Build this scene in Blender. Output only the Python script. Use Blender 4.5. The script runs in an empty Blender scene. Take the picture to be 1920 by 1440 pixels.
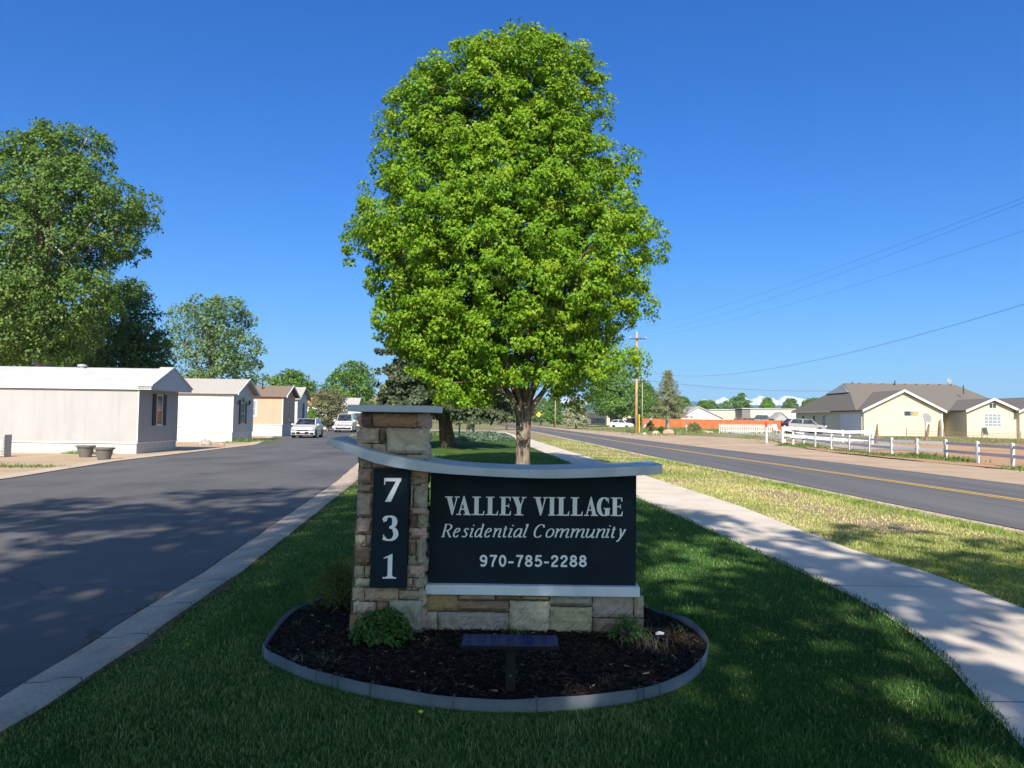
import bpy, math, random
import numpy as np
from mathutils import Vector, Matrix
random.seed(7); RNG = np.random.default_rng(11)
scn = bpy.context.scene
COL = scn.collection
R = math.radians
# ------------------------------------------------------------------ camera
CAMZ = 1.6
cam = bpy.data.cameras.new("camera"); camo = bpy.data.objects.new("camera", cam); COL.objects.link(camo)
cam.sensor_width = 36; cam.lens = 36*1443/1920; cam.clip_end = 20000; cam.clip_start = 0.05
CM = Matrix.Translation((0, 0, CAMZ)) @ Matrix.Rotation(R(90) + math.atan(66.5/1443), 4, 'X') @ Matrix.Rotation(R(0.8), 4, 'Z')
camo.matrix_world = CM; scn.camera = camo
CR = CM.to_3x3()
def ray(u, v): return CR @ Vector(((u-960)/1443, (720-v)/1443, -1))
def A(u, v, Y):
    d = ray(u, v); t = Y/d.y
    return Vector((d.x*t, Y, CAMZ + d.z*t))
def ss(t): t = min(1, max(0, t)); return t*t*(3-2*t)
def H(x, y): return 0.5*ss((y-38)/36)*ss((x-11)/12)
def G(u, v, z=None):
    d = ray(u, v); zz = z or 0.0
    for k in range(12):
        t = (zz - CAMZ)/d.z; p = Vector((d.x*t, d.y*t, zz))
        if z is not None: return p
        zz = H(p.x, p.y)
    return p
# ------------------------------------------------------------------ object helpers
def tag(o, label=None, cat=None, group=None, kind=None):
    if label: o['label'] = label
    if cat: o['category'] = cat
    if group: o['group'] = group
    if kind: o['kind'] = kind
    return o
def thing(name, label, cat, loc=(0, 0, 0), rz=0, group=None):
    o = bpy.data.objects.new(name, None); COL.objects.link(o); o.location = loc; o.rotation_euler = (0, 0, rz)
    o.empty_display_size = .2
    return tag(o, label, cat, group)
def mesh_np(name, V, F, mat, parent=None, tint=None, smooth=False, fsize=None, col=None):
    """V (n,3), F (m,k) uniform index array"""
    V = np.asarray(V, dtype=np.float32); F = np.asarray(F, dtype=np.int32)
    me = bpy.data.meshes.new(name); k = F.shape[1]; m = F.shape[0]
    me.vertices.add(len(V)); me.vertices.foreach_set('co', V.ravel())
    me.loops.add(m*k); me.loops.foreach_set('vertex_index', F.ravel())
    me.polygons.add(m); me.polygons.foreach_set('loop_start', np.arange(m, dtype=np.int32)*k)
    try: me.polygons.foreach_set('loop_total', np.full(m, k, dtype=np.int32))
    except Exception: pass
    if smooth: me.polygons.foreach_set('use_smooth', np.ones(m, dtype=bool))
    if tint is not None:
        a = me.attributes.new('tint', 'FLOAT', 'POINT'); a.data.foreach_set('value', np.asarray(tint, dtype=np.float32))
    if col is not None:
        a = me.attributes.new('scol', 'FLOAT_COLOR', 'POINT'); a.data.foreach_set('color', np.asarray(col, dtype=np.float32).ravel())
    me.update(); me.validate()
    me.materials.append(mat)
    o = bpy.data.objects.new(name, me); COL.objects.link(o)
    if parent: o.parent = parent
    return o
class MB:
    def __init__(s): s.v = []; s.f = []; s.c = []; s.cur = None
    def add(s, vs, fs, M=None):
        b = len(s.v)
        for p in vs:
            p = Vector(p)
            s.v.append(tuple(M @ p) if M else tuple(p)); s.c.append(s.cur)
        s.f += [tuple(i+b for i in f) for f in fs]
        return s
    def box(s, x0, x1, y0, y1, z0, z1, M=None):
        return s.add([(x0,y0,z0),(x1,y0,z0),(x1,y1,z0),(x0,y1,z0),(x0,y0,z1),(x1,y0,z1),(x1,y1,z1),(x0,y1,z1)],
            [(3,2,1,0),(4,5,6,7),(0,1,5,4),(1,2,6,5),(2,3,7,6),(3,0,4,7)], M)
    def prism(s, pts, d0, d1, axis='y', M=None):
        """pts 2D (a,b): axis y -> (x,z) extruded in y ; axis x -> (y,z) ; axis z -> (x,y)"""
        n = len(pts)
        mk = {'y': lambda a, b, d: (a, d, b), 'x': lambda a, b, d: (d, a, b), 'z': lambda a, b, d: (a, b, d)}[axis]
        vs = [mk(a, b, d0) for a, b in pts] + [mk(a, b, d1) for a, b in pts]
        fs = [tuple(range(n)), tuple(range(2*n-1, n-1, -1))] + [(i, n+i, n+(i+1) % n, (i+1) % n) for i in range(n)]
        return s.add(vs, fs, M)
    def tube(s, pts, rad, n=8, M=None, cap=True):
        pts = [Vector(p) for p in pts]
        if not hasattr(rad, '__len__'): rad = [rad]*len(pts)
        vs = []; fs = []
        t0 = (pts[1]-pts[0]).normalized(); ref = Vector((0, 0, 1)) if abs(t0.z) < .9 else Vector((1, 0, 0))
        for i, p in enumerate(pts):
            t = (pts[min(i+1, len(pts)-1)] - pts[max(i-1, 0)]).normalized()
            a = t.cross(ref); a = a.normalized() if a.length > 1e-6 else Vector((1, 0, 0)); b = t.cross(a)
            ref = a.cross(t) if False else ref
            for k in range(n):
                w = 2*math.pi*k/n; vs.append(p + (a*math.cos(w) + b*math.sin(w))*rad[i])
        for i in range(len(pts)-1):
            for k in range(n):
                fs.append((i*n+k, i*n+(k+1) % n, (i+1)*n+(k+1) % n, (i+1)*n+k))
        if cap: fs.append(tuple(range(n-1, -1, -1))); fs.append(tuple((len(pts)-1)*n+k for k in range(n)))
        return s.add(vs, fs, M)
    def lathe(s, prof, n=20, M=None):
        vs = []; fs = []
        for r, z in prof:
            for k in range(n): w = 2*math.pi*k/n; vs.append((r*math.cos(w), r*math.sin(w), z))
        for i in range(len(prof)-1):
            for k in range(n): fs.append((i*n+k, i*n+(k+1) % n, (i+1)*n+(k+1) % n, (i+1)*n+k))
        fs.append(tuple(range(n-1, -1, -1))); fs.append(tuple((len(prof)-1)*n+k for k in range(n)))
        return s.add(vs, fs, M)
    def build(s, name, mat, parent=None, smooth=False, bevel=0, seg=2):
        me = bpy.data.meshes.new(name); me.from_pydata(s.v, [], s.f); me.validate(); me.update()
        if any(c is not None for c in s.c):
            a = me.attributes.new('scol', 'FLOAT_COLOR', 'POINT')
            a.data.foreach_set('color', np.array([(c or (.5, .5, .5))+(1,) for c in s.c], dtype=np.float32).ravel())
        if smooth:
            for p in me.polygons: p.use_smooth = True
        me.materials.append(mat)
        o = bpy.data.objects.new(name, me); COL.objects.link(o)
        if parent: o.parent = parent
        if bevel:
            m = o.modifiers.new('bevel', 'BEVEL'); m.width = bevel; m.segments = seg; m.limit_method = 'ANGLE'
        return o
def Rz(a): return Matrix.Rotation(a, 4, 'Z')
def T(x, y, z): return Matrix.Translation((x, y, z))
def copy_tree(o, parent=None):
    c = o.copy(); COL.objects.link(c)
    if parent: c.parent = parent
    for ch in o.children: copy_tree(ch, c)
    return c
# ------------------------------------------------------------------ materials
class NT:
    def __init__(s, name):
        s.m = bpy.data.materials.new(name); s.m.use_nodes = True; s.t = s.m.node_tree; s.t.nodes.clear()
        s.out = s.t.nodes.new('ShaderNodeOutputMaterial')
    def n(s, typ, **kw):
        nd = s.t.nodes.new(typ)
        for k, v in kw.items():
            if k.startswith('i_'):
                key = k[2:]; key = int(key) if key.isdigit() else key
                nd.inputs[key].default_value = v
            else: setattr(nd, k, v)
        return nd
    def l(s, a, b): s.t.links.new(a, b); return s
    def coord(s, scale=(1, 1, 1), rot=(0, 0, 0), world=False):
        if world: c = s.n('ShaderNodeNewGeometry').outputs['Position']
        else: c = s.n('ShaderNodeTexCoord').outputs['Object']
        mp = s.n('ShaderNodeMapping'); mp.inputs['Scale'].default_value = scale; mp.inputs['Rotation'].default_value = rot
        s.l(c, mp.inputs[0]); return mp.outputs[0]
    def noise(s, scale, detail=4, rough=.55, co=None, dist=0):
        nd = s.n('ShaderNodeTexNoise'); nd.inputs['Scale'].default_value = scale; nd.inputs['Detail'].default_value = detail
        nd.inputs['Roughness'].default_value = rough; nd.inputs['Distortion'].default_value = dist
        s.l(co if co is not None else s.coord(), nd.inputs['Vector']); return nd.outputs['Fac']
    def ramp(s, fac, stops):
        r = s.n('ShaderNodeValToRGB'); e = r.color_ramp.elements
        while len(e) > 1: e.remove(e[-1])
        e[0].position = stops[0][0]; e[0].color = c4(stops[0][1])
        for p, c in stops[1:]: x = e.new(p); x.color = c4(c)
        s.l(fac, r.inputs[0]); return r.outputs[0]
    def mix(s, fac, a, b, mode='MIX'):
        m = s.n('ShaderNodeMix', data_type='RGBA', blend_type=mode)
        for val, idx in ((fac, 0), (a, 6), (b, 7)):
            if hasattr(val, 'is_linked') or hasattr(val, 'links'): s.l(val, m.inputs[idx])
            else: m.inputs[idx].default_value = val if idx == 0 else c4(val)
        return m.outputs[2]
    def math(s, op, a, b=0.0, clamp=False):
        m = s.n('ShaderNodeMath', operation=op, use_clamp=clamp)
        for val, idx in ((a, 0), (b, 1)):
            if hasattr(val, 'links'): s.l(val, m.inputs[idx])
            else: m.inputs[idx].default_value = val
        return m.outputs[0]
    def bsdf(s, color, rough=.6, spec=.3, metal=0, bump=None, bstr=.3, bdist=.01, coat=0):
        b = s.n('ShaderNodeBsdfPrincipled'); b.inputs['Roughness'].default_value = rough if not hasattr(rough, 'links') else .5
        if hasattr(rough, 'links'): s.l(rough, b.inputs['Roughness'])
        b.inputs['Specular IOR Level'].default_value = spec; b.inputs['Metallic'].default_value = metal
        if coat: b.inputs['Coat Weight'].default_value = coat
        if hasattr(color, 'links'): s.l(color, b.inputs['Base Color'])
        else: b.inputs['Base Color'].default_value = c4(color)
        if bump is not None:
            bp = s.n('ShaderNodeBump'); bp.inputs['Strength'].default_value = bstr; bp.inputs['Distance'].default_value = bdist
            s.l(bump, bp.inputs['Height']); s.l(bp.outputs[0], b.inputs['Normal'])
        s.l(b.outputs[0], s.out.inputs[0]); s.b = b
        return s.m
def c4(c): return tuple(c) + (1,) if len(c) == 3 else tuple(c)
def sc(c, k): return tuple(min(1, x*k) for x in c)
def mat(name, c, rough=.6, spec=.3, metal=0, var=.12, scale=6, bump=.15, bscale=40, bdist=.004, coat=0, stretch=(1, 1, 1), grime=0):
    t = NT(name); co = t.coord(stretch); n1 = t.noise(scale, 5, co=co)
    col = t.ramp(n1, [(.3, sc(c, 1-var)), (.5, c), (.7, sc(c, 1+var*.8))])
    if grime: gz = t.ramp(t.noise(3.5, 7, .7, co=t.coord((1, 1, .35))), [(.50, (0, 0, 0)), (.74, (grime, grime, grime))]); col = t.mix(gz, col, sc(c, .45))
    return t.bsdf(col, rough, spec, metal, t.noise(bscale, 3, co=co) if bump else None, bump, bdist, coat)
def line_mat(name, c, axis='z', pitch=.12, depth=.6, dark=.72, width=.1, rough=.55, var=.08, nscale=3):
    """siding / boards: thin dark joint every `pitch` along an axis, with bump"""
    t = NT(name); g = t.n('ShaderNodeTexCoord'); sp = t.n('ShaderNodeSeparateXYZ'); t.l(g.outputs['Object'], sp.inputs[0])
    if axis == 'h': a = t.math('ADD', sp.outputs['X'], sp.outputs['Y'])
    else: a = sp.outputs[{'x': 0, 'y': 1, 'z': 2}[axis]]
    fr = t.math('FRACT', t.math('DIVIDE', a, pitch))
    j = t.math('LESS_THAN', fr, width)
    n = t.noise(nscale, 5); base = t.ramp(n, [(.3, sc(c, 1-var)), (.7, sc(c, 1+var*.6))])
    sk = t.ramp(t.noise(1.6, 5, .6, co=t.coord((2.2, 2.2, .18))), [(.52, (0, 0, 0)), (.72, (.30, .30, .30))]); base = t.mix(sk, base, sc(c, .62))
    col = t.mix(j, base, sc(c, dark))
    return t.bsdf(col, rough, .25, 0, fr, depth, .02)
def leafmat(name, cols, trans=.35, rough=.5, spec=.25, var_scale=.6):
    """cols: dark, mid, light real leaf colours; picks per leaf by 'tint'"""
    t = NT(name); at = t.n('ShaderNodeAttribute', attribute_name='tint')
    stops = [(i/(len(cols)-1), c) for i, c in enumerate(cols)]
    col = t.ramp(at.outputs['Fac'], stops)
    b = t.n('ShaderNodeBsdfPrincipled'); t.l(col, b.inputs['Base Color']); b.inputs['Roughness'].default_value = rough
    b.inputs['Specular IOR Level'].default_value = spec
    tr = t.n('ShaderNodeBsdfTranslucent'); c2 = t.mix(.5, col, (.35, .5, .03), 'MIX'); t.l(col if trans < .2 else c2, tr.inputs[0])
    mx = t.n('ShaderNodeMixShader'); mx.inputs[0].default_value = trans
    t.l(b.outputs[0], mx.inputs[1]); t.l(tr.outputs[0], mx.inputs[2]); t.l(mx.outputs[0], t.out.inputs[0])
    return t.m
def glass_mat(name, c=(.02, .025, .03), rough=.06):
    t = NT(name); n = t.noise(2.5, 2); col = t.ramp(n, [(.35, sc(c, .5)), (.65, sc(c, 2.2))])
    return t.bsdf(col, rough, .8)
# ---- palette
def srgb(r, g, b):
    f = lambda x: (x/255/12.92 if x/255 <= .04045 else ((x/255+.055)/1.055)**2.4)
    return (f(r), f(g), f(b))
# ================================================================== GROUND
def line(pts):
    pts = sorted(pts); ys = [p[0] for p in pts]; xs = [p[1] for p in pts]
    def f(y):
        y = np.asarray(y, dtype=float); r = np.interp(y, ys, xs)
        s0 = (xs[1]-xs[0])/(ys[1]-ys[0]); s1 = (xs[-1]-xs[-2])/(ys[-1]-ys[-2])
        r = np.where(y < ys[0], xs[0]+(y-ys[0])*s0, r); return np.where(y > ys[-1], xs[-1]+(y-ys[-1])*s1, r)
    return f
def gp(*uv): return [(G(u, v).y, G(u, v).x) for u, v in uv]
curb_in = line([(-30, -2.55), (2, -2.85)] + gp((0, 1315), (201, 1188), (403, 1061), (628, 906)) + [(32, -6.0), (55, -9.2), (80, -13.5), (110, -21), (150, -36)])
def curb_out(y): return curb_in(y) + np.interp(y, [0, 4, 8, 20, 60], [.34, .34, .40, .5, .5])
st_left = line([(-30, -12.5)] + gp((0, 900), (217, 865), (480, 834)) + [(80, -23.5), (110, -33), (150, -50)])
path_l = line([(-30, 2.3), (0, 2.35)] + gp((1920, 1423), (1763, 1236), (1638, 1144), (1430, 1044), (1197, 937)) + [(28, 2.2), (41, 1.35), (60, .2), (95, -2.2)])
path_r = line([(-30, 4.3), (0, 4.3)] + gp((1920, 1148), (1763, 1086), (1597, 1035), (1388, 952), (1180, 884)) + [(29, 3.6), (41, 2.85), (60, 1.7), (95, -.7)])
near_e = line([(-30, 10.4)] + gp((1920, 997), (1680, 948), (1409, 892), (1260, 864)) + [(150, 1.0), (260, -6), (400, -20)])
far_e = line([(-30, 17.2)] + gp((1828, 900), (1600, 872), (1260, 832.6)) + [(150, 7.0), (260, 0), (400, -14)])
def sheet(name, fl, fr, y0, y1, z, m, n=60, nx=2, kind='structure', wig=0, useH=False, wigr=None):
    ys = np.concatenate([np.linspace(y0, min(30, y1), n), np.linspace(min(30, y1), y1, n)[1:]]) if (y1 > 32 and y0 < 25) else np.linspace(y0, y1, n)
    V = []; F = []
    wr = wig if wigr is None else wigr
    for i, y in enumerate(ys):
        a, b = float(fl(y)) + wig*(math.sin(y*3.1)*.5+math.sin(y*7.7+1)*.3), float(fr(y)) + wr*(math.sin(y*2.7+2)*.5+math.sin(y*9.1)*.3)
        for k in range(nx+1):
            x = a+(b-a)*k/nx; V.append((x, y, z + (H(x, y) if useH else 0)))
    for i in range(len(ys)-1):
        for k in range(nx): p = i*(nx+1)+k; F.append((p, p+1, p+nx+2, p+nx+1))
    return tag(mesh_np(name, V, F, m), kind=kind)
# base ground
t = NT('ground_mat'); n1 = t.noise(.05, 6); n2 = t.noise(1.2, 5)
c = t.mix(n1, t.ramp(n2, [(.3, (.16, .15, .06)), (.6, (.30, .24, .13))]), t.ramp(n2, [(.3, (.09, .12, .035)), (.7, (.20, .20, .08))]))
m_ground = t.bsdf(c, .9, .1, 0, n2, .4, .05)
gx = np.concatenate([[-9000, -3000, -800, -200], np.linspace(-60, 60, 61), [100, 200, 500, 1500, 4000, 9000]])
gy = np.concatenate([[-600, -100], np.linspace(-30, 130, 81), [200, 400, 1000, 2500, 4500, 9500]])
V = [(x, y, H(x, y)-.03) for y in gy for x in gx]; nx = len(gx)
F = [(j*nx+i, j*nx+i+1, (j+1)*nx+i+1, (j+1)*nx+i) for j in range(len(gy)-1) for i in range(nx-1)]
tag(mesh_np('ground', V, F, m_ground), kind='structure')
# street asphalt (dark sealcoat)
t = NT('street_asphalt'); co = t.coord((1, .45, 1), (0, 0, R(-25)))
fine = t.noise(75, 4, .7); big = t.noise(.5, 4, co=co); wav = t.noise(2.2, 6, .7, co=t.coord((.35, 2.2, 1), (0, 0, R(12))), dist=1.2)
c = t.ramp(big, [(.28, (.070, .069, .070)), (.5, (.108, .104, .102)), (.72, (.132, .127, .124))])
c = t.mix(t.math('MULTIPLY', t.math('GREATER_THAN', wav, .58), .30), c, (.16, .155, .155))
c = t.mix(t.math('MULTIPLY', t.math('GREATER_THAN', fine, .66), .5), c, (.22, .215, .21))
vo = t.n('ShaderNodeTexVoronoi', feature='DISTANCE_TO_EDGE'); vo.inputs['Scale'].default_value = .32
dn = t.n('ShaderNodeVectorMath', operation='ADD'); t.l(t.coord(), dn.inputs[0])
nz = t.n('ShaderNodeTexNoise'); nz.inputs['Scale'].default_value = 1.4; nz.inputs['Detail'].default_value = 5; t.l(t.coord(), nz.inputs[0])
t.l(nz.outputs['Color'], dn.inputs[1]); t.l(dn.outputs[0], vo.inputs['Vector'])
crack = t.math('LESS_THAN', vo.outputs[0], .0035)
c = t.mix(t.math('MULTIPLY', crack, .5), c, (.02, .02, .022))
m_st = t.bsdf(c, .75, .22, 0, fine, .5, .006)
tag(sheet('street', st_left, lambda y: curb_in(y)+.05, -30, 125, 0.0, m_st, 70, 2), kind='structure')
# main road asphalt (paler)
t = NT('road_asphalt'); fine = t.noise(120, 3); co = t.coord((3.0, .08, 1), (0, 0, R(-3.7))); st = t.noise(.8, 3, co=co)
c = t.ramp(st, [(.3, (.098, .094, .094)), (.55, (.125, .12, .118)), (.8, (.155, .148, .143))])
c = t.mix(t.math('MULTIPLY', t.math('GREATER_THAN', fine, .62), .3), c, (.24, .23, .22))
m_rd = t.bsdf(c, .8, .2, 0, fine, .4, .006)
sheet('road', near_e, far_e, -30, 400, .03, m_rd, 80, 2)
# gravel shoulder strips
t = NT('gravel_mat'); v1 = t.n('ShaderNodeTexVoronoi'); v1.inputs['Scale'].default_value = 34; t.l(t.coord(), v1.inputs['Vector'])
gr = t.n('ShaderNodeSeparateColor'); t.l(v1.outputs['Color'], gr.inputs[0])
c = t.ramp(gr.outputs[0], [(0, (.30, .22, .16)), (.5, (.50, .38, .28)), (1, (.66, .55, .45))])
m_gravel = t.bsdf(c, .9, .1, 0, v1.outputs['Distance'], .8, .02)
def wr(f, o, s, a):
    return lambda y: float(f(y)) + o + a*(math.sin(y*1.3*s)+.6*math.sin(y*3.1*s+1.7)+.4*math.sin(y*7.9*s))
sheet('gravel_verge', wr(near_e, -.42, 1, .09), lambda y: near_e(y)+.02, -30, 150, .018, m_gravel, 120, 1)
t = NT('dirt_mat'); n = t.noise(.35, 6, .6); f = t.noise(28, 4); st = t.noise(.9, 4, co=t.coord((1.5, .10, 1), (0, 0, R(-4))))
c = t.ramp(n, [(.3, (.33, .24, .165)), (.6, (.45, .345, .245)), (.8, (.52, .42, .31))]); c = t.mix(t.math('MULTIPLY', st, .35), c, (.38, .27, .19))
c = t.mix(t.math('MULTIPLY', t.math('GREATER_THAN', f, .6), .35), c, (.30, .22, .16))
m_dirt = t.bsdf(c, .95, .05, 0, f, .5, .02)
sh_r = line([(-30, 23.2), (20, 20.0), (30, 17.9), (45, 17.6), (60, 20.0), (80, 17.0), (130, 12.5), (180, 9), (250, 3)])
sheet('dirt_shoulder', lambda y: far_e(y)-.02, sh_r, -30, 250, .012, m_dirt, 80, 6, wigr=.5, useH=True)
t = NT('yard_dirt'); n = t.noise(.25, 6); f = t.noise(14, 5)
c = t.ramp(n, [(.3, (.36, .20, .115)), (.55, (.42, .26, .16)), (.75, (.40, .31, .21))]); c = t.mix(t.math('MULTIPLY', f, .3), c, (.3, .2, .12))
m_yard = t.bsdf(c, .95, .05, 0, f, .4, .03)
sheet('yard_ground', wr(sh_r, .4, .4, .15), lambda y: 75., 5, 62, .02, m_yard, 60, 40, useH=True)
# driveway of the yard (grey)
sheet('yard_driveway', lambda y: 20.6+.04*(y-50), lambda y: 26+.25*(y-50), 46, 84, .045, mat('drive_mat', (.34, .30, .26), .9, .1, scale=1), 20, 6, useH=True)
# yellow centre lines
m_yel = mat('road_yellow', (.62, .40, .09), .7, .2, var=.25, scale=9, bump=0)
cl = lambda y: (near_e(y)+far_e(y))/2
for o_ in (-.16, .06): sheet('road_marking', lambda y, o_=o_: cl(y)+o_, lambda y, o_=o_: cl(y)+o_+.10, -30, 300, .036, m_yel, 60, 1)
# concrete path
t = NT('path_concrete'); n = t.noise(1.1, 6); f = t.noise(90, 3); g = t.n('ShaderNodeTexCoord'); sp = t.n('ShaderNodeSeparateXYZ'); t.l(g.outputs['Object'], sp.inputs[0])
c = t.ramp(n, [(.3, (.47, .405, .33)), (.5, (.56, .49, .405)), (.7, (.61, .54, .455))])
c = t.mix(t.math('MULTIPLY', t.math('GREATER_THAN', f, .63), .25), c, (.30, .27, .24))
yy = t.math('FRACT', t.math('DIVIDE', t.math('ADD', sp.outputs['Y'], -1.35), 3.1)); j = t.math('LESS_THAN', yy, .0055)
c = t.mix(t.math('MULTIPLY', j, .85), c, (.09, .08, .07))
m_path = t.bsdf(c, .85, .15, 0, f, .3, .004)
sheet('path', path_l, path_r, -30, 96, .034, m_path, 90, 2)
sheet('side_street', lambda y: -30., lambda y: float(near_e(y))+.5, 97, 108, .02, mat('pale_asphalt', (.33, .28, .24), .9, .1, scale=.8), 12, 4)
# curb: rolled kerb with joints
t = NT('curb_concrete'); n = t.noise(2.2, 6); f = t.noise(42, 6, .7); g = t.n('ShaderNodeTexCoord'); sp = t.n('ShaderNodeSeparateXYZ'); t.l(g.outputs['Object'], sp.inputs[0])
nn = t.noise(9, 3); c = t.ramp(n, [(.28, (.33, .27, .215)), (.5, (.43, .355, .285)), (.72, (.50, .42, .34))])
c = t.mix(t.math('MULTIPLY', t.math('GREATER_THAN', f, .575), .55), c, (.17, .145, .12))
yy = t.math('FRACT', t.math('DIVIDE', t.math('ADD', sp.outputs['Y'], t.math('MULTIPLY', nn, .012)), .92)); j = t.math('LESS_THAN', yy, .017)
c = t.mix(t.math('MULTIPLY', j, .9), c, (.05, .045, .04)); m_curb = t.bsdf(c, .88, .12, 0, f, .4, .006)
ys = np.concatenate([np.linspace(-30, 30, 150), np.linspace(30, 140, 60)[1:]]); V = []; F = []
prof = [(-.02, -.02), (0, .012), (.35, .02), (.62, .048), (.96, .052), (1.0, .0)]
for y in ys:
    a, b = float(curb_in(y)), float(curb_out(y)); w = .008*math.sin(y*5)+.006*math.sin(y*13)
    for s_, z_ in prof: V.append((a+(b-a)*s_+w, y, z_))
k = len(prof); F = [(i*k+j, i*k+j+1, (i+1)*k+j+1, (i+1)*k+j) for i in range(len(ys)-1) for j in range(k-1)]
tag(mesh_np('curb', V, F, m_curb), kind='structure')
# left kerb strip + tan lots left of the street
sheet('curb_far', lambda y: st_left(y)-.55, lambda y: st_left(y)+.02, -30, 120, .02, mat('kerb_pale', (.47, .38, .29), .9, .1, scale=2), 60, 1)
m_lot = mat('lot_concrete', (.42, .31, .21), .9, .1, var=.15, scale=.7, bscale=30)
sheet('driveway', lambda y: st_left(y)-26, lambda y: st_left(y)-.5, 8, 90, -.005, m_lot, 60, 2)
# dead grass / soil line on both sides of the kerb
t = NT('edge_soil'); f = t.noise(45, 5); n = t.noise(3, 4); c = t.mix(n, t.ramp(f, [(.3, (.05, .035, .022)), (.6, (.14, .10, .06)), (.75, (.26, .20, .12))]), t.ramp(f, [(.3, (.07, .06, .03)), (.7, (.20, .17, .09))])); m_esoil = t.bsdf(c, .95, .05, 0, f, .8, .03)
def esoil(y): return -.03+.07*math.sin(y*1.1+.6)+.05*math.sin(y*2.9)+.035*math.sin(y*7.3)+.02*math.sin(y*17)
sheet('soil_edge', lambda y: curb_out(y)-.03, lambda y: curb_out(y)+max(.012, esoil(y))+.09*math.exp(-((y-5.5)/.5)**2), -5, 60, .030, m_esoil, 260, 1)
sheet('gutter_dirt', lambda y: curb_in(y)-max(.008, .02+.016*math.sin(y*2.3)+.012*math.sin(y*6.1)+.01*math.sin(y*15)), lambda y: curb_in(y)+.012, -5, 90, .006, m_esoil, 260, 1)
# lawn soil sheets
def grassbase(name, stops, dry, dscale, dthr):
    t = NT(name); f = t.noise(60, 4); n = t.noise(dscale, 5, .6); c = t.ramp(f, stops)
    w = t.ramp(n, [(dthr-.06, (0, 0, 0)), (dthr+.08, (1, 1, 1))]); c = t.mix(w, c, t.ramp(f, dry))
    return t.bsdf(c, .95, .08, 0, f, .8, .03)
m_lawn = grassbase('lawn_soil', [(.3, (.020, .042, .009)), (.6, (.075, .14, .026)), (.75, (.13, .21, .05))], [(.3, (.06, .07, .02)), (.7, (.18, .19, .07))], .5, .62)
m_verge = grassbase('verge_soil', [(.3, (.16, .14, .06)), (.6, (.30, .27, .12)), (.75, (.42, .36, .20))], [(.3, (.20, .14, .09)), (.7, (.40, .30, .20))], .42, .50)
sheet('lawn', curb_out, lambda y: path_l(y)+.0, -30, 97, .022, m_lawn, 90, 3)
sheet('verge', path_r, lambda y: near_e(y)-.3, -30, 150, .014, m_verge, 90, 3)
sheet('far_verge', lambda y: sh_r(y)-.3, lambda y: sh_r(y)+26, 60, 220, .03, grassbase('rough_soil', [(.3, (.13, .14, .05)), (.7, (.28, .27, .12))], [(.3, (.26, .20, .12)), (.7, (.46, .37, .25))], .3, .55), 50, 20, useH=True)
# ------------------------------------------------------------------ grass blades
def noise2(x, y, s, seed=0):
    r = np.random.default_rng(seed); out = np.zeros_like(x)
    for k in range(7):
        a = r.uniform(0, 6.28); w = s*r.uniform(.5, 1.8); out += np.sin((x*np.cos(a)+y*np.sin(a))*w + r.uniform(0, 6.28))
    return out/7*1.6
def blades(name, X, Y, hgt, wid, lean, tint, m, zb=.02, label='grass', rng=RNG):
    n = len(X); a = rng.uniform(0, 2*np.pi, n); la = rng.uniform(0, 2*np.pi, n); ln = rng.uniform(.1, 1, n)*lean*hgt
    dx, dy = np.cos(a)*wid/2, np.sin(a)*wid/2; lx, ly = np.cos(la)*ln, np.sin(la)*ln
    V = np.empty((n, 5, 3), dtype=np.float32)
    z0 = np.full(n, zb) if np.isscalar(zb) else zb
    V[:, 0] = np.stack([X-dx, Y-dy, z0-.01], 1); V[:, 1] = np.stack([X+dx, Y+dy, z0-.01], 1)
    V[:, 2] = np.stack([X+dx*.8+lx*.35, Y+dy*.8+ly*.35, z0+hgt*.6], 1); V[:, 3] = np.stack([X-dx*.8+lx*.35, Y-dy*.8+ly*.35, z0+hgt*.6], 1)
    V[:, 4] = np.stack([X+lx, Y+ly, z0+hgt*.95], 1)
    b = np.arange(n)[:, None]*5
    F = np.concatenate([b+np.array([[0, 1, 2]]), b+np.array([[0, 2, 3]]), b+np.array([[3, 2, 4]])])
    return mesh_np(name, V.reshape(-1, 3), F, m, tint=np.repeat(tint, 5))
m_blade = leafmat('grass_blade', [(.010, .038, .009), (.024, .085, .016), (.055, .150, .028), (.12, .23, .05), (.36, .33, .15)], .18, .5, .3)
m_bladev = leafmat('grass_blade_dry', [(.09, .16, .03), (.19, .27, .05), (.36, .38, .12), (.55, .48, .23), (.62, .52, .32)], .2, .6, .2)
# bed outline (edging top), measured
EDG = [(630, 1100.7), (567, 1122.5), (532, 1150), (499, 1195), (496, 1212), (525, 1230), (600, 1260), (697, 1284), (850, 1305.5), (955, 1311), (1060, 1306), (1197, 1293), (1275, 1270), (1320, 1237.5), (1331, 1210), (1322, 1185), (1275, 1149), (1210, 1124)]
EP = [G(u, v, .10) for u, v in EDG]; EP = [(p.x, p.y) for p in EP]
EP += [(1.15, 7.25), (.4, 7.5), (-.5, 7.5), (-1.2, 7.3)]
def catmull(P, n=8, closed=True):
    out = []; N = len(P)
    for i in range(N if closed else N-1):
        g = (lambda k: P[k % N]) if closed else (lambda k: P[min(max(k, 0), N-1)])
        p0, p1, p2, p3 = map(np.array, (g(i-1), g(i), g(i+1), g(i+2)))
        for k in range(n):
            t = k/n; out.append(tuple(.5*((2*p1)+(-p0+p2)*t+(2*p0-5*p1+4*p2-p3)*t*t+(-p0+3*p1-3*p2+p3)*t**3)))
    if not closed: out.append(tuple(P[-1]))
    return out
EP = [tuple(.5*np.array(EP[i])+.25*np.array(EP[i-1])+.25*np.array(EP[(i+1) % len(EP)])) if 4 < i < 15 else EP[i] for i in range(len(EP))]
EDGE = catmull(EP, 9)
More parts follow.
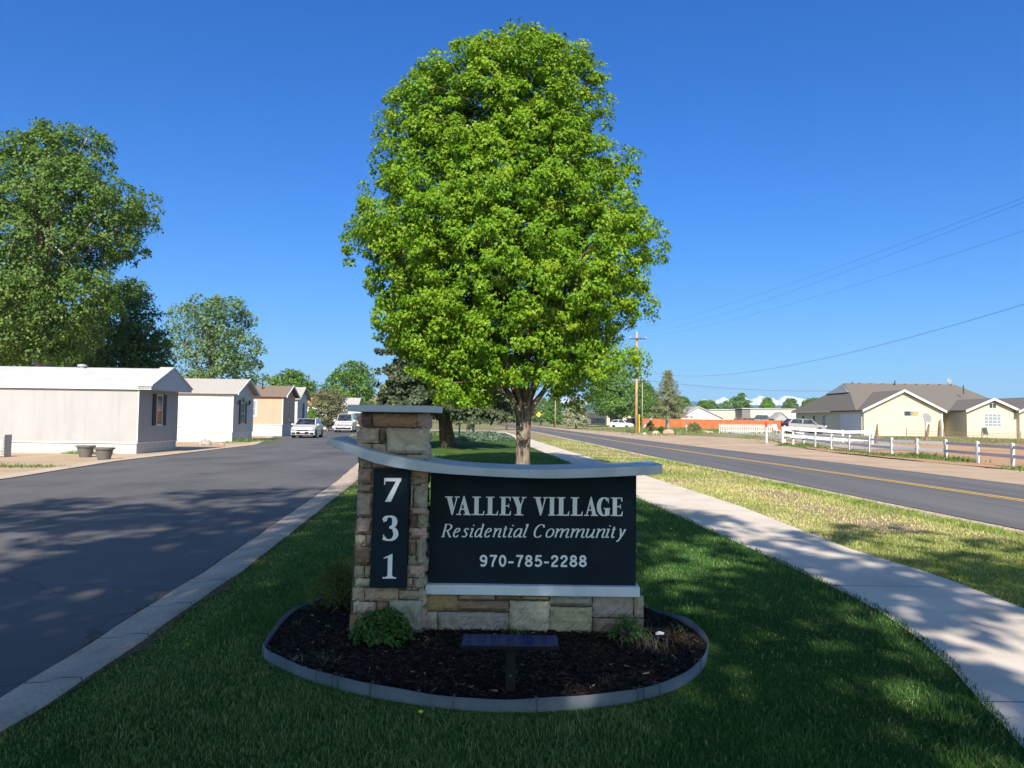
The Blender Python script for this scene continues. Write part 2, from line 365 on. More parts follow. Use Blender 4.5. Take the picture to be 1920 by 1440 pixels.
def inside(X, Y, poly):
    r = np.zeros(len(X), bool); n = len(poly)
    for i in range(n):
        (x1, y1), (x2, y2) = poly[i], poly[(i+1) % n]
        c = ((y1 > Y) != (y2 > Y)) & (X < (x2-x1)*(Y-y1)/(y2-y1+1e-12)+x1); r ^= c
    return r
def scatter(y0, y1, dens, fl, fr, rng=RNG):
    Ys = rng.uniform(y0, y1, int((y1-y0)*200)); ws = fr(Ys)-fl(Ys); tot = int(dens*np.mean(ws)*(y1-y0))
    Y = rng.uniform(y0, y1, int(tot*1.5)); w = fr(Y)-fl(Y); keep = rng.uniform(0, w.max(), len(Y)) < w; Y = Y[keep][:tot]
    return fl(Y)+rng.uniform(0, 1, len(Y))*(fr(Y)-fl(Y)), Y
XS = []; YS = []
for y0, y1, d in ((2.6, 4.5, 10500), (4.5, 6.5, 6500), (6.5, 9, 3400), (9, 13, 1700), (13, 20, 750), (20, 34, 240)):
    x, y = scatter(y0, y1, d, lambda q: curb_out(q)-.03, lambda q: path_l(q)+.05); XS.append(x); YS.append(y)
X = np.concatenate(XS); Y = np.concatenate(YS)
k = ~inside(X, Y, EDGE) & (np.abs(X) < .75*Y+1.2); X, Y = X[k], Y[k]
d_c = X-curb_out(Y); d_p = path_l(Y)-X
bare = noise2(X*1.0, Y*1.0, 2.2, 5)
esv = np.array([esoil(q) for q in Y])+.09*np.exp(-((Y-5.5)/.5)**2)
kp = ~((d_c < esv+RNG.normal(0, .04, len(X))) & (RNG.random(len(X)) < .85)); X, Y, bare, d_c, d_p = X[kp], Y[kp], bare[kp], d_c[kp], d_p[kp]
pt = noise2(X, Y, 1.5, 3); cl2 = noise2(X, Y, 9, 8)
hg = (.026 + .006*pt + .007*cl2 + RNG.normal(0, .009, len(X))).clip(.012, .09)*np.where(Y > 13, 1.2, 1)
ex_, ey_ = np.array(EDGE)[:, 0], np.array(EDGE)[:, 1]
near_ = (np.abs(X) < 2.3) & (Y < 7.9); de = np.full(len(X), 9.)
for i0 in range(0, len(ex_), 1): de[near_] = np.minimum(de[near_], (X[near_]-ex_[i0])**2+(Y[near_]-ey_[i0])**2)
hg = hg*np.interp(np.sqrt(de), [.03, .16], [.30, 1]); hg = np.where(d_c < .35, hg*.6, hg); hg = np.where(d_p < .3, hg*1.45, hg)
wd = .0037*np.interp(Y, [3, 6, 10, 20, 34], [1, 1.25, 1.8, 3.2, 5])
tn = (.40+.12*pt+.10*cl2+RNG.normal(0, .13, len(X))).clip(0, .74); tn = np.where(RNG.random(len(X)) < .05, .95, tn); tn = np.where((noise2(X, Y, .9, 33) > .45) & (RNG.random(len(X)) < .35), .86, tn)
tn = np.where((d_c < .35) & (RNG.random(len(X)) < .4), .85, tn)
tag(blades('lawn_grass', X, Y, hg, wd*RNG.uniform(.7, 1.3, len(X)), .9, tn, m_blade, .022), kind='stuff', label='short green mown grass on the lawn around the sign', cat='grass')
XS = []; YS = []
for y0, y1, d in ((6, 9, 2600), (9, 13, 1700), (13, 20, 800), (20, 34, 260), (34, 60, 60)):
    x, y = scatter(y0, y1, d, lambda q: path_r(q)-.02, lambda q: near_e(q)-.3); XS.append(x); YS.append(y)
X = np.concatenate(XS); Y = np.concatenate(YS); k = (np.abs(X) < .72*Y+1.2); X, Y = X[k], Y[k]
n1 = noise2(X, Y, 1.1, 21); n2 = noise2(X, Y, 5, 22); edge = near_e(Y)-.3-X; dpt = X-path_r(Y)
dirtw = n1*.8+n2*.35 - np.clip(edge-1.8, -2, 2)*.10
pc = [(G(u_, v_), a_, b_) for u_, v_, a_, b_ in ((1600, 968, .9, 1.6), (1690, 990, .7, .9), (1500, 950, .5, 1.2), (1450, 925, .45, 1.3), (1880, 1010, .8, .5))]
bp = sum(np.exp(-((X-p_.x)/a_)**2-((Y-p_.y)/b_)**2) for p_, a_, b_ in pc); dirtw = dirtw+.9*bp
kp = (dirtw+RNG.normal(0, .28, len(X)) < .62) | (RNG.random(len(X)) < .08); X, Y, n1, n2, dirtw, edge = X[kp], Y[kp], n1[kp], n2[kp], dirtw[kp], edge[kp]
hg = (.030+.010*n2+RNG.normal(0, .010, len(X))).clip(.010, .10)*np.where(Y > 15, 1.2, 1); hg = np.where(edge < .5, hg*1.5, hg)
tn = (.42+.40*dirtw+RNG.normal(0, .17, len(X))).clip(0, 1); tn = np.where((edge < .55) & (n2 > -.3), tn*.5, tn)
wd = .0050*np.interp(Y, [3, 6, 10, 20, 34, 60], [1, 1.3, 1.9, 3.4, 5.5, 9])
tag(blades('verge_grass', X, Y, hg, wd, .9, tn, m_bladev, .014), kind='stuff', label='patchy dry yellow green grass between path and road', cat='grass')
# weeds along fences / lots
def weeds(name, poly_fn, n, h, label, m, spread=.25, zf=0.0, wid=.02):
    P = np.array([poly_fn(random.random()) for _ in range(n//9)]); g_ = noise2(P[:, 0]*1.0, P[:, 1]*1.0, 1.6, 91); P = P[g_ > -.12]; n = int(n*.7); idx = RNG.integers(0, len(P), n)
    X = P[idx, 0]+RNG.normal(0, spread, n); Y = P[idx, 1]+RNG.normal(0, spread, n)
    Z = np.array([H(x, y) for x, y in zip(X, Y)]) + zf
    hh = h*RNG.uniform(.3, 1.1, n)*RNG.choice([.5, 1, 1.5], n)*(.75+.5*noise2(X, Y, 2.2, 92)).clip(.25, 1.4)
    return tag(blades(name, X, Y, hh, np.full(n, wid), 1.1, RNG.uniform(0, .75, n), m, Z), kind='stuff', label=label, cat='weeds')
m_weed = leafmat('weed_leaf', [(.05, .09, .02), (.10, .17, .04), (.19, .24, .08), (.33, .30, .14)], .2, .6, .2)
def seg(ax, ay, bx, by): return lambda t: (ax+(bx-ax)*t, ay+(by-ay)*t)
# ================================================================== FOLIAGE
def unit(a): return a/np.maximum(np.linalg.norm(a, axis=-1, keepdims=True), 1e-9)
def leaf_arrays(P, O, size, shape, rng, droop=.5, up=.6, flat=.6):
    n = len(P); r = lambda s: rng.normal(0, s, (n, 3))
    N = unit(O*.9 + np.array([0, -.12, up*.75]) + r(flat))
    D = unit(O*.7 + np.array([0, 0, -droop]) + r(.6)); D = unit(D - N*np.sum(D*N, 1, keepdims=True)); S = np.cross(D, N)
    s = size[:, None]
    if shape == 'maple':
        uv = [(0, 0, 0), (.52, .22, .10), (.20, .46, .02), (0, 1, -.12), (-.20, .46, .02), (-.52, .22, .10)]; tri = [(0, 1, 2), (0, 2, 3), (0, 3, 4), (0, 4, 5)]
    elif shape == 'needle':
        uv = [(0, 0, 0), (.10, .5, .02), (0, 1, 0), (-.10, .5, .02)]; tri = [(0, 1, 2), (0, 2, 3)]
    else:
        uv = [(0, 0, 0), (.36, .42, .09), (0, 1, -.05), (-.36, .42, .09)]; tri = [(0, 1, 2), (0, 2, 3)]
    k = len(uv); V = np.empty((n, k, 3), dtype=np.float32)
    for i, (a, b, c) in enumerate(uv): V[:, i] = P + (S*a + D*b + N*c)*s
    base = np.arange(n)[:, None]*k
    F = np.concatenate([base+np.array([t]) for t in tri])
    return V.reshape(-1, 3), F, k
def crown_clumps(prof, cy, depthk, n, rng, shell=.45, gap=.0, gseed=1, gscale=1.0):
    """prof list (z, xl, xr) ; returns clump centres and outward dirs"""
    prof = sorted(prof); z = np.array([p[0] for p in prof]); xl = np.array([p[1] for p in prof]); xr = np.array([p[2] for p in prof])
    zz = rng.uniform(z[0], z[-1], n*6); a = np.interp(zz, z, xl); b = np.interp(zz, z, xr); rad = (b-a)/2
    wt = np.maximum(rad, 0)+.1; keep = rng.uniform(0, wt.max(), len(zz)) < wt; zz, a, b, rad = zz[keep], a[keep], b[keep], rad[keep]
    th = rng.uniform(0, 2*np.pi, len(zz)); rr = rng.uniform(0, 1, len(zz))**shell
    x = (a+b)/2 + rad*rr*np.cos(th); y = cy + rad*rr*np.sin(th)*depthk
    P = np.stack([x, y, zz], 1)
    if gap:
        g = noise2(x*gscale+zz*.7*gscale, y*gscale+zz*1.3*gscale, 1.3, gseed); P_ = g > -1+gap*1.0; P = P[P_]; a, b, rad, zz = a[P_], b[P_], rad[P_], zz[P_]
    P = P[:n]; a, b, zz = a[:n], b[:n], zz[:n]
    zc = (z[0]+z[-1])/2; C = np.stack([(a+b)/2, np.full(len(P), cy), zc+(zz-zc)*.35], 1)
    return P, unit(P-C)
def crown_mesh(name, P, O, per, rad, size, m, parent, shape='kite', rng=RNG, flat=.55, droop=.5, up=.6, squash=.75, tintc=.5, tintv=.2, jitter=.25, topbias=.25):
    n = len(P); idx = np.repeat(np.arange(n), per); N = len(idx)
    rc = (rad*rng.uniform(.6, 1.35, n))[idx]
    d = unit(rng.normal(0, 1, (N, 3)) + O[idx]*.7 + np.array([0, 0, topbias])); q = rng.uniform(.2, 1, N)**.5
    off = d*(rc*q)[:, None]; off[:, 2] *= squash
    L = P[idx]+off; ct = rng.normal(0, tintv*.7, n)[idx]
    V, F, k = leaf_arrays(L, unit(d+O[idx]*.5), size*rng.uniform(.65, 1.25, N), shape, rng, droop, up, flat)
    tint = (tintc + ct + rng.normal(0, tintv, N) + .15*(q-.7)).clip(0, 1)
    return mesh_np(name, V, F, m, parent, np.repeat(tint, k))
def trunk_mesh(name, base, top, r0, r1, targets, m, parent, rng, lean=(0, 0), nl=10, twig=.02, fork=None, flare=1.35, sides=10, lr=.45):
    mb = MB(); b = Vector(base); t = Vector(top); h = (t-b).length; pts = []; rr = []
    for i in range(9):
        s = i/8; p = b.lerp(t, s) + Vector((math.sin(s*5+b.x)*.02*h*.3, math.cos(s*4+b.y)*.02*h*.3, 0)); pts.append(p)
        rr.append((r0+(r1-r0)*s)*(1+(flare-1)*max(0, 1-s*6)**2))
    mb.tube(pts, rr, sides)
    for q in targets[:nl]:
        q = Vector(q); zf = fork if fork is not None else .35
        s0 = min(.98, max(zf, rng.uniform(zf, 1.0))) if fork is None else rng.uniform(fork, min(1, fork+.5))
        st = b.lerp(t, s0); r = (r0+(r1-r0)*s0)*rng.uniform(lr*.8, lr*1.2)
        mid = st.lerp(q, .5) + Vector((rng.normal(0, .06), rng.normal(0, .06), rng.uniform(-.02, .12)))*(q-st).length
        P = [st, st.lerp(mid, .4)+(mid-st)*.02, mid, mid.lerp(q, .55)+Vector((0, 0, .03*(q-st).length)), q]
        P = [tuple(x) for x in P]
        C = catmull(P, 3, closed=False); k = len(C)
        mb.tube([Vector(c) for c in C], [max(twig, r*(1-i/(k-1))**.8+twig*.5) for i in range(k)], 6)
    return mb.build(name, m, parent, smooth=True)
def bark(name, a, b, scale=9):
    t = NT(name); co = t.coord((1, 1, .22)); n = t.noise(scale, 6, .65, co=co, dist=.6)
    c = t.ramp(n, [(.36, a), (.52, sc(b, .75)), (.68, b)]); return t.bsdf(c, .92, .1, 0, n, .9, .03)
m_bark = bark('bark_maple', (.045, .036, .03), (.27, .215, .17), 14); m_barkd = bark('bark_dark', (.035, .028, .022), (.13, .10, .08)); m_barkg = bark('bark_grey', (.12, .10, .08), (.38, .34, .29), 5)
def tree(name, label, Y, prof_px, nclump, per, crad, lsize, m, trunk_px, r0, group=None, bm=None, depthk=.85, seed=1, shell=.45, gap=0., shape='kite', nl=14, topfrac=.75, r1k=.35, lr=.45, cat='tree', fork=None, twig=.02, gz=None, **kw):
    rng = np.random.default_rng(seed)
    base = A(trunk_px[0], trunk_px[1], Y); base.z = H(base.x, Y) if gz is None else gz
    prof = []
    for v, ul, ur in prof_px:
        a = A(ul, v, Y); b = A(ur, v, Y); prof.append(((a.z+b.z)/2, a.x, b.x))
    root = thing(name, label, cat, base, 0, group)
    P, O = crown_clumps(prof, Y, depthk, nclump, rng, shell, gap, seed)
    off = np.array(base)
    zs = sorted(p[0] for p in prof); ztop = zs[0]+(zs[-1]-zs[0])*topfrac
    cx = np.interp(ztop, sorted(p[0] for p in prof), [(p[1]+p[2])/2 for p in sorted(prof)])
    top = Vector((float(cx), Y, ztop)) - base
    tg = P[rng.permutation(len(P))[:nl]] - off
    trunk_mesh('trunk', (0, 0, -.1), top, r0, r0*r1k, [tuple(q) for q in tg], bm or m_bark, root, rng, nl=nl, fork=fork, lr=lr, twig=twig)
    crown_mesh('crown', P-off, O, per, crad, lsize, m, root, shape, rng, **kw)
    return root, P, O
LF = {
 'maple': leafmat('leaf_maple', [(.018, .060, .004), (.056, .150, .007), (.132, .265, .012), (.235, .350, .022), (.33, .35, .04)], .30, .5, .18),
 'cotton': leafmat('leaf_cottonwood', [(.035, .08, .014), (.075, .14, .026), (.13, .21, .045), (.22, .29, .09)], .25, .5, .2),
 'dark': leafmat('leaf_dark', [(.018, .045, .010), (.035, .08, .016), (.06, .12, .025), (.09, .16, .035)], .2, .5, .3),
 'grey': leafmat('leaf_greygreen', [(.045, .095, .03), (.085, .15, .05), (.13, .21, .075), (.19, .27, .11)], .25, .5, .35),
 'mid': leafmat('leaf_mid', [(.03, .08, .012), (.06, .14, .02), (.11, .21, .03), (.17, .27, .05)], .3, .5, .3),
 'bright': leafmat('leaf_bright', [(.06, .14, .02), (.12, .24, .03), (.19, .32, .05)], .3, .5, .3),
 'plum': leafmat('leaf_plum', [(.045, .05, .028), (.10, .10, .055), (.16, .165, .08), (.21, .24, .11)], .2, .5, .3),
 'spruce': leafmat('needle_spruce', [(.025, .045, .022), (.05, .075, .035), (.11, .13, .065), (.15, .16, .08)], .08, .6, .2),
 'spruce_pale': leafmat('needle_pale', [(.07, .09, .035), (.14, .16, .06), (.24, .24, .11), (.30, .28, .14)], .08, .6, .2),
 'olive': leafmat('leaf_olive', [(.17, .19, .11), (.28, .30, .18), (.40, .41, .28)], .2, .6, .3),
 'juniper': leafmat('needle_juniper', [(.05, .08, .05), (.09, .14, .09), (.17, .24, .15)], .1, .6, .2),
 'twig': leafmat('twig_pale', [(.17, .13, .10), (.30, .25, .20)], .05, .8, .1),
}
# ---- the maple behind the sign
MY = 20.0
mprof = [(46, 985, 1000), (62, 965, 1012), (72, 890, 1020), (88, 868, 1080), (100, 862, 1112), (118, 850, 1122), (128, 790, 1128), (150, 778, 1138), (180, 735, 1145), (225, 712, 1140), (265, 712, 1128), (285, 706, 1165), (310, 702, 1190), (350, 692, 1190), (390, 668, 1215), (420, 655, 1232), (455, 650, 1240), (500, 672, 1236), (545, 675, 1232), (580, 690, 1222), (610, 682, 1192), (640, 700, 1172), (665, 728, 1175), (690, 755, 1155), (712, 778, 1105), (735, 812, 1075), (752, 850, 1040)]
mprof = [(v, ul+20, ur-20) for v, ul, ur in mprof[3:]]
rng = np.random.default_rng(42)
mroot = thing('maple_tree', 'tall dense bright green maple tree standing on the lawn behind the entrance sign', 'tree', (A(980, 905, MY).x, MY, 0))
prof = []
for v, ul, ur in mprof: a = A(ul, v, MY); b = A(ur, v, MY); prof.append(((a.z+b.z)/2, a.x, b.x))
P, O = crown_clumps(prof, MY, .88, 2950, rng, .29, .36, 9, 1.7)
k_ = ~((P[:, 2] < 2.65) & (np.abs(P[:, 0]-.30) < .75)); P, O = P[k_], O[k_]
k_ = ~((P[:, 2] > A(937, 128, MY).z) & (np.abs(P[:, 0]-A(937, 100, MY).x) < .26)); P, O = P[k_], O[k_]
# tip shoots and ragged edge shoots
tips = [(985, 55), (992, 72), (1000, 60), (1012, 80), (975, 78), (920, 90), (884, 78), (893, 95), (900, 100), (1060, 98), (1080, 105), (1100, 110), (940, 105), (1120, 125), (780, 140), (805, 138), (830, 128), (728, 190), (718, 220), (742, 180), (712, 262), (1140, 190), (1135, 215), (1185, 295), (1172, 285), (1190, 320), (1238, 440), (1225, 420), (1242, 465), (650, 445), (660, 425), (655, 470), (690, 350), (706, 300), (1218, 570), (1180, 660), (1200, 672), (1190, 678), (1120, 715), (1090, 722), (1065, 735), (1085, 745), (960, 60), (1030, 95), (1090, 90), (1130, 150)]
TP = np.array([tuple(A(u, v, MY+rng.uniform(-1.2, 1.2)*.8)) for u, v in tips]); TP = np.concatenate([TP, TP+np.array([0, .15, -.28])]); TO = unit(TP-np.array([0.3, MY, 6.0])+np.array([0, 0, 1.0]))
# hanging skirt sprays at the bottom front
skirt = [(905+i*12, 706+10*math.sin(i*2.3)) for i in range(14)] + [(835+26*math.sin(i*2.1)+i*3, 742+12*math.sin(i*1.7)) for i in range(22)] + [(770+i*9, 690+i*4) for i in range(12)] + [(1080+i*10, 715-i*5+8*math.sin(i*2)) for i in range(12)]
SP = np.array([tuple(A(u, v, MY+rng.uniform(-2.2, .6))) for u, v in skirt]); SO = unit(SP-np.array([0.3, MY, 5.0]))
P2 = np.concatenate([P, SP]); O2 = np.concatenate([O, SO]); ob = np.array(mroot.location)
mcrown = MB()
V1 = crown_mesh('crown', np.concatenate([P2, TP])-ob, np.concatenate([O2, TO]), 74, .26, .086, LF['maple'], mroot, 'maple', rng, flat=.45, droop=.8, up=.5, squash=.7, tintc=.50, tintv=.12)
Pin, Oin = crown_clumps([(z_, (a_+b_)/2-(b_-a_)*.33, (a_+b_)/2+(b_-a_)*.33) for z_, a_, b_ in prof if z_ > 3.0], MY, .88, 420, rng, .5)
crown_mesh('inner_crown', Pin-ob, Oin, 44, .60, .15, LF['maple'], mroot, 'kite', rng, flat=.8, tintc=.08, tintv=.06)  # inner leaves tinted darkest, painting shade into the gaps of the crown
tb = Vector((0, 0, -.1)); mb = MB()
zfk = 2.05
cz = [(0, 0, -.15), (.0, .0, .1), (0, 0, .6), (.0, 0, 1.2), (.0, 0, 1.75), (.01, 0, zfk)]
mb.tube([Vector(p) for p in cz], [.29, .215, .19, .19, .205, .20], 14)
lim = [((-.10, -.02, 1.70), (-.62, -.25, 2.65), (-1.9, -.8, 5.0), .105), ((-.04, .04, 1.85), (-.22, .1, 3.2), (-.6, .6, 7.5), .095), ((.04, -.03, 1.85), (.10, -.15, 3.3), (.3, -.5, 9.0), .11),
       ((.13, 0, 1.72), (.62, .1, 2.55), (1.5, .4, 5.2), .095), ((-.08, .1, 1.8), (-.55, 1.0, 3.0), (-1.6, 2.2, 6.0), .07), ((.1, .1, 1.8), (.6, 1.1, 3.1), (1.6, 2.2, 6.2), .07),
       ((-.05, -.1, 1.85), (-.38, -.8, 2.9), (-.7, -2.2, 5.2), .065), ((.08, -.1, 1.85), (.35, -.8, 3.0), (1.3, -2.0, 5.5), .06)]
nodes = []
for a, b, c, r in lim:
    C = catmull([a, ((a[0]*.7+b[0]*.3), (a[1]*.7+b[1]*.3), a[2]*.62+b[2]*.38), b, tuple((np.array(b)+np.array(c))/2+np.array([.05, .05, .1])), c], 4, closed=False); k = len(C)
    mb.tube([Vector(q) for q in C], [r*(1-.8*i/(k-1)) for i in range(k)], 8); nodes += [(Vector(q), r*(1-.8*i/(k-1))) for i, q in enumerate(C) if i > 4]
tg = P2[rng.permutation(len(P2))[:260]] - ob
for q in tg:
    q = Vector(q); nb = min(nodes, key=lambda w: (w[0]-q).length + (2 if w[0].z > q.z else 0)); st, r = nb
    mid = st.lerp(q, .5)+Vector((0, 0, .12)); mb.tube([st, mid, q], [r*.45, r*.28, .008], 5, cap=False)
mb.build('trunk', m_bark, mroot, smooth=True)
# ---- left side trees
tree('cottonwood_tree', 'very tall loose cottonwood tree towering over the white trailer at the far left', 46,
     [(228, 98, 110), (240, 75, 150), (256, 66, 195), (280, 20, 215), (312, -50, 212), (326, -75, 196), (345, -90, 262), (390, -100, 292), (430, -100, 266), (468, -100, 272), (484, -100, 196), (504, -95, 186), (530, -95, 258), (552, -90, 236), (600, -90, 205), (640, -80, 170), (675, -80, 140)],
     1600, 54, .55, .19, LF['cotton'], (78, 800), .62, bm=m_barkg, seed=3, gap=.5, shell=.45, nl=40, depthk=.8, lr=.35, tintv=.15, tintc=.42, flat=.7, droop=.4, twig=.03)
tree('shade_tree', 'dark dense tree beside the big cottonwood above the trailer roof', 58,
     [(535, 235, 262), (560, 190, 275), (590, 170, 292), (620, 160, 300), (650, 158, 306), (680, 150, 306), (705, 160, 300), (720, 170, 290)],
     420, 40, .75, .25, LF['dark'], (235, 800), .3, bm=m_barkd, seed=5, shell=.5, nl=10)
tree('shade_tree', 'dark green tree crown under the cottonwood at the left edge of the picture', 60,
     [(560, 10, 90), (600, -60, 150), (650, -80, 180), (690, -80, 190)], 300, 36, .8, .27, LF['dark'], (60, 800), .3, bm=m_barkd, seed=6, shell=.5, nl=8)
tree('locust_tree', 'loose grey green tree with pale branches behind the second trailer', 74,
     [(560, 370, 440), (575, 340, 462), (595, 318, 470), (615, 312, 470), (635, 320, 488), (660, 310, 490), (685, 312, 498), (705, 312, 495), (722, 330, 480), (745, 350, 470)],
     420, 34, .75, .26, LF['grey'], (402, 800), .22, bm=m_barkg, seed=7, gap=.6, shell=.6, nl=34, lr=.5, flat=.8)
tree('shade_tree', 'round bright green tree behind the orange trailer roof', 112,
     [(700, 535, 560), (708, 515, 575), (720, 505, 585), (735, 505, 590), (752, 510, 595), (775, 515, 590)], 260, 34, .8, .34, LF['mid'], (548, 800), .3, seed=8, shell=.6, nl=8, depthk=.8)
tree('locust_tree', 'feathery green tree behind the brown plum tree', 118,
     [(682, 650, 680), (695, 632, 690), (712, 615, 700), (730, 598, 702), (750, 592, 704), (770, 600, 700), (790, 605, 690)], 420, 34, .9, .34, LF['mid'], (650, 800), .3, seed=9, gap=.45, shell=.6, nl=14, depthk=.7)
tree('plum_tree', 'brown purple leaved ornamental plum beside the parked white van', 86,
     [(732, 595, 630), (742, 582, 645), (755, 578, 650), (768, 578, 652), (778, 584, 650), (786, 592, 640), (796, 600, 628)], 330, 34, .42, .17, LF['plum'], (614, 812), .13, bm=m_barkg, seed=10, gap=.4, shell=.55, nl=10, gz=0)
rt = thing('cone_shrub', 'clipped bright green conical evergreen behind the white hatchback', 'shrub', (A(582, 808, 84).x, 84, 0))
rng = np.random.default_rng(4); n = 900; zz = rng.uniform(0, 1, n)**1.4; th = rng.uniform(0, 6.28, n); zt = 2.3
rr = (1-zz)*1.15; Pc = np.stack([rr*np.cos(th), rr*np.sin(th), .15+zz*zt], 1); Oc = unit(np.stack([np.cos(th), np.sin(th), .4+0*th], 1))
crown_mesh('foliage', Pc, Oc, 14, .12, .10, LF['bright'], rt, 'kite', rng, flat=.5)
MB().tube([(0, 0, -.05), (0, 0, 1.2)], .06, 6).build('stem', m_barkd, rt)
# ---- conifers on the lawn
def spruce(name, label, Y, base_px, hgt, r_base, z_low, seed, m, lean=0., nb=130, trunk_r=.26, per=26, lsize=.16, group=None, dens=1.0, bm=None):
    rng = np.random.default_rng(seed); b = A(base_px[0], base_px[1], Y); b.z = H(b.x, Y)
    root = thing(name, label, 'tree', b, 0, group); mb = MB()
    mb.tube([Vector((lean*(-q)*1.0, 0, q*hgt-.1)) for q in np.linspace(0, 1, 8)], [trunk_r*(1-.93*q)+.1*trunk_r*max(0, 1-q*8) for q in np.linspace(0, 1, 8)], 9)
    PP = []; OO = []
    for i in range(nb):
        q = (i+rng.uniform(0, 1))/nb; z = z_low+(hgt-z_low)*q**1.05; L = r_base*(1-q)**.85*rng.uniform(.75, 1.1)+.15; a = i*2.399+rng.uniform(-.4, .4)
        dr = -.18 if q > .5 else -.30
        s = Vector((-lean*z/hgt, 0, z)); e = s+Vector((math.cos(a)*L, math.sin(a)*L, dr*L*rng.uniform(.4, 1.3)))
        mid = s.lerp(e, .5)+Vector((0, 0, -.06*L)); e2 = e+Vector((0, 0, .10*L)); mb.tube([s, mid, e2], [.045, .03, .008], 4, cap=False)
        ns = max(3, int(L*6*dens))
        for k in range(ns):
            f = (.18+.82*(k+rng.uniform(0, 1))/ns); p = s.lerp(e, f)+Vector((rng.normal(0, .10)*L*.6, rng.normal(0, .10)*L*.6, .10*L*max(0, f-.5)+rng.normal(0, .05)))
            PP.append(tuple(p)); OO.append((math.cos(a), math.sin(a), .1))
    mb.build('trunk', bm or m_barkd, root, smooth=True)
    crown_mesh('crown', np.array(PP), unit(np.array(OO)), per, .22, lsize, m, root, 'needle' if lsize > .2 else 'kite', rng, flat=.6, droop=.35, up=.3, squash=.55, tintc=.38, tintv=.22)
    return root
spruce('spruce_tree', 'big dark spruce with a leaning trunk on the lawn behind the stone pillar', 42, (840, 842), 10.5, 4.3, 2.5, 12, LF['spruce'], lean=1.3, nb=240, per=34, lsize=.19, trunk_r=.42)
spruce('spruce_tree', 'paler olive spruce low behind the stone pillar, left of the leaning spruce', 64, (735, 822), 5.0, 3.8, .3, 13, LF['spruce_pale'], nb=110, per=26, lsize=.19)
spruce('spruce_tree', 'spruce coloured dark for the maple shade, with sunlit bare lower trunk further back on the lawn', 72, (882, 819), 9.5, 3.6, 2.9, 14, LF['dark'], trunk_r=.40, nb=170, per=24, lsize=.2, bm=m_barkg)  # dark crown colour stands in for the shadow of the maple
spruce('juniper_tree', 'ragged olive green conifer with pale trunk in front of the orange fence', 96, (1252, 809), 7.6, 2.7, 2.0, 15, LF['spruce_pale'], nb=90, per=26, lsize=.24, trunk_r=.3, bm=m_barkg, dens=.8)
# juniper bed
def mound(name, label, c, rx, ry, h, n, per, ls, m, seed, cat='shrub', shape='kite', group=None, crad=.12, **kw):
    rng = np.random.default_rng(seed); th = rng.uniform(0, 6.28, n); r = rng.uniform(0, 1, n)**.5
    zz = h*np.sqrt(np.maximum(0, 1-r**2))*rng.uniform(.55, 1.05, n)+.03
    P = np.stack([rx*r*np.cos(th), ry*r*np.sin(th), zz], 1); O = unit(P/np.array([rx, ry, h])+np.array([0, 0, .3]))
    root = thing(name, label, cat, c, 0, group); mb = MB()
    for i in range(0, n, max(1, n//14)): mb.tube([(0, 0, -.02), tuple(P[i]*.5+np.array([0, 0, .02])), tuple(P[i])], [.012, .009, .004], 4, cap=False)
    mb.build('stems', m_barkd, root); crown_mesh('foliage', P, O, per, crad, ls, m, root, shape, rng, **kw)
    return root
p = G(915, 826); mound('juniper_shrub', 'low spreading blue green juniper bed on the lawn beside the path', (p.x-.3, p.y, .02), 2.2, 3.0, .45, 520, 26, .13, LF['juniper'], 31, crad=.22)
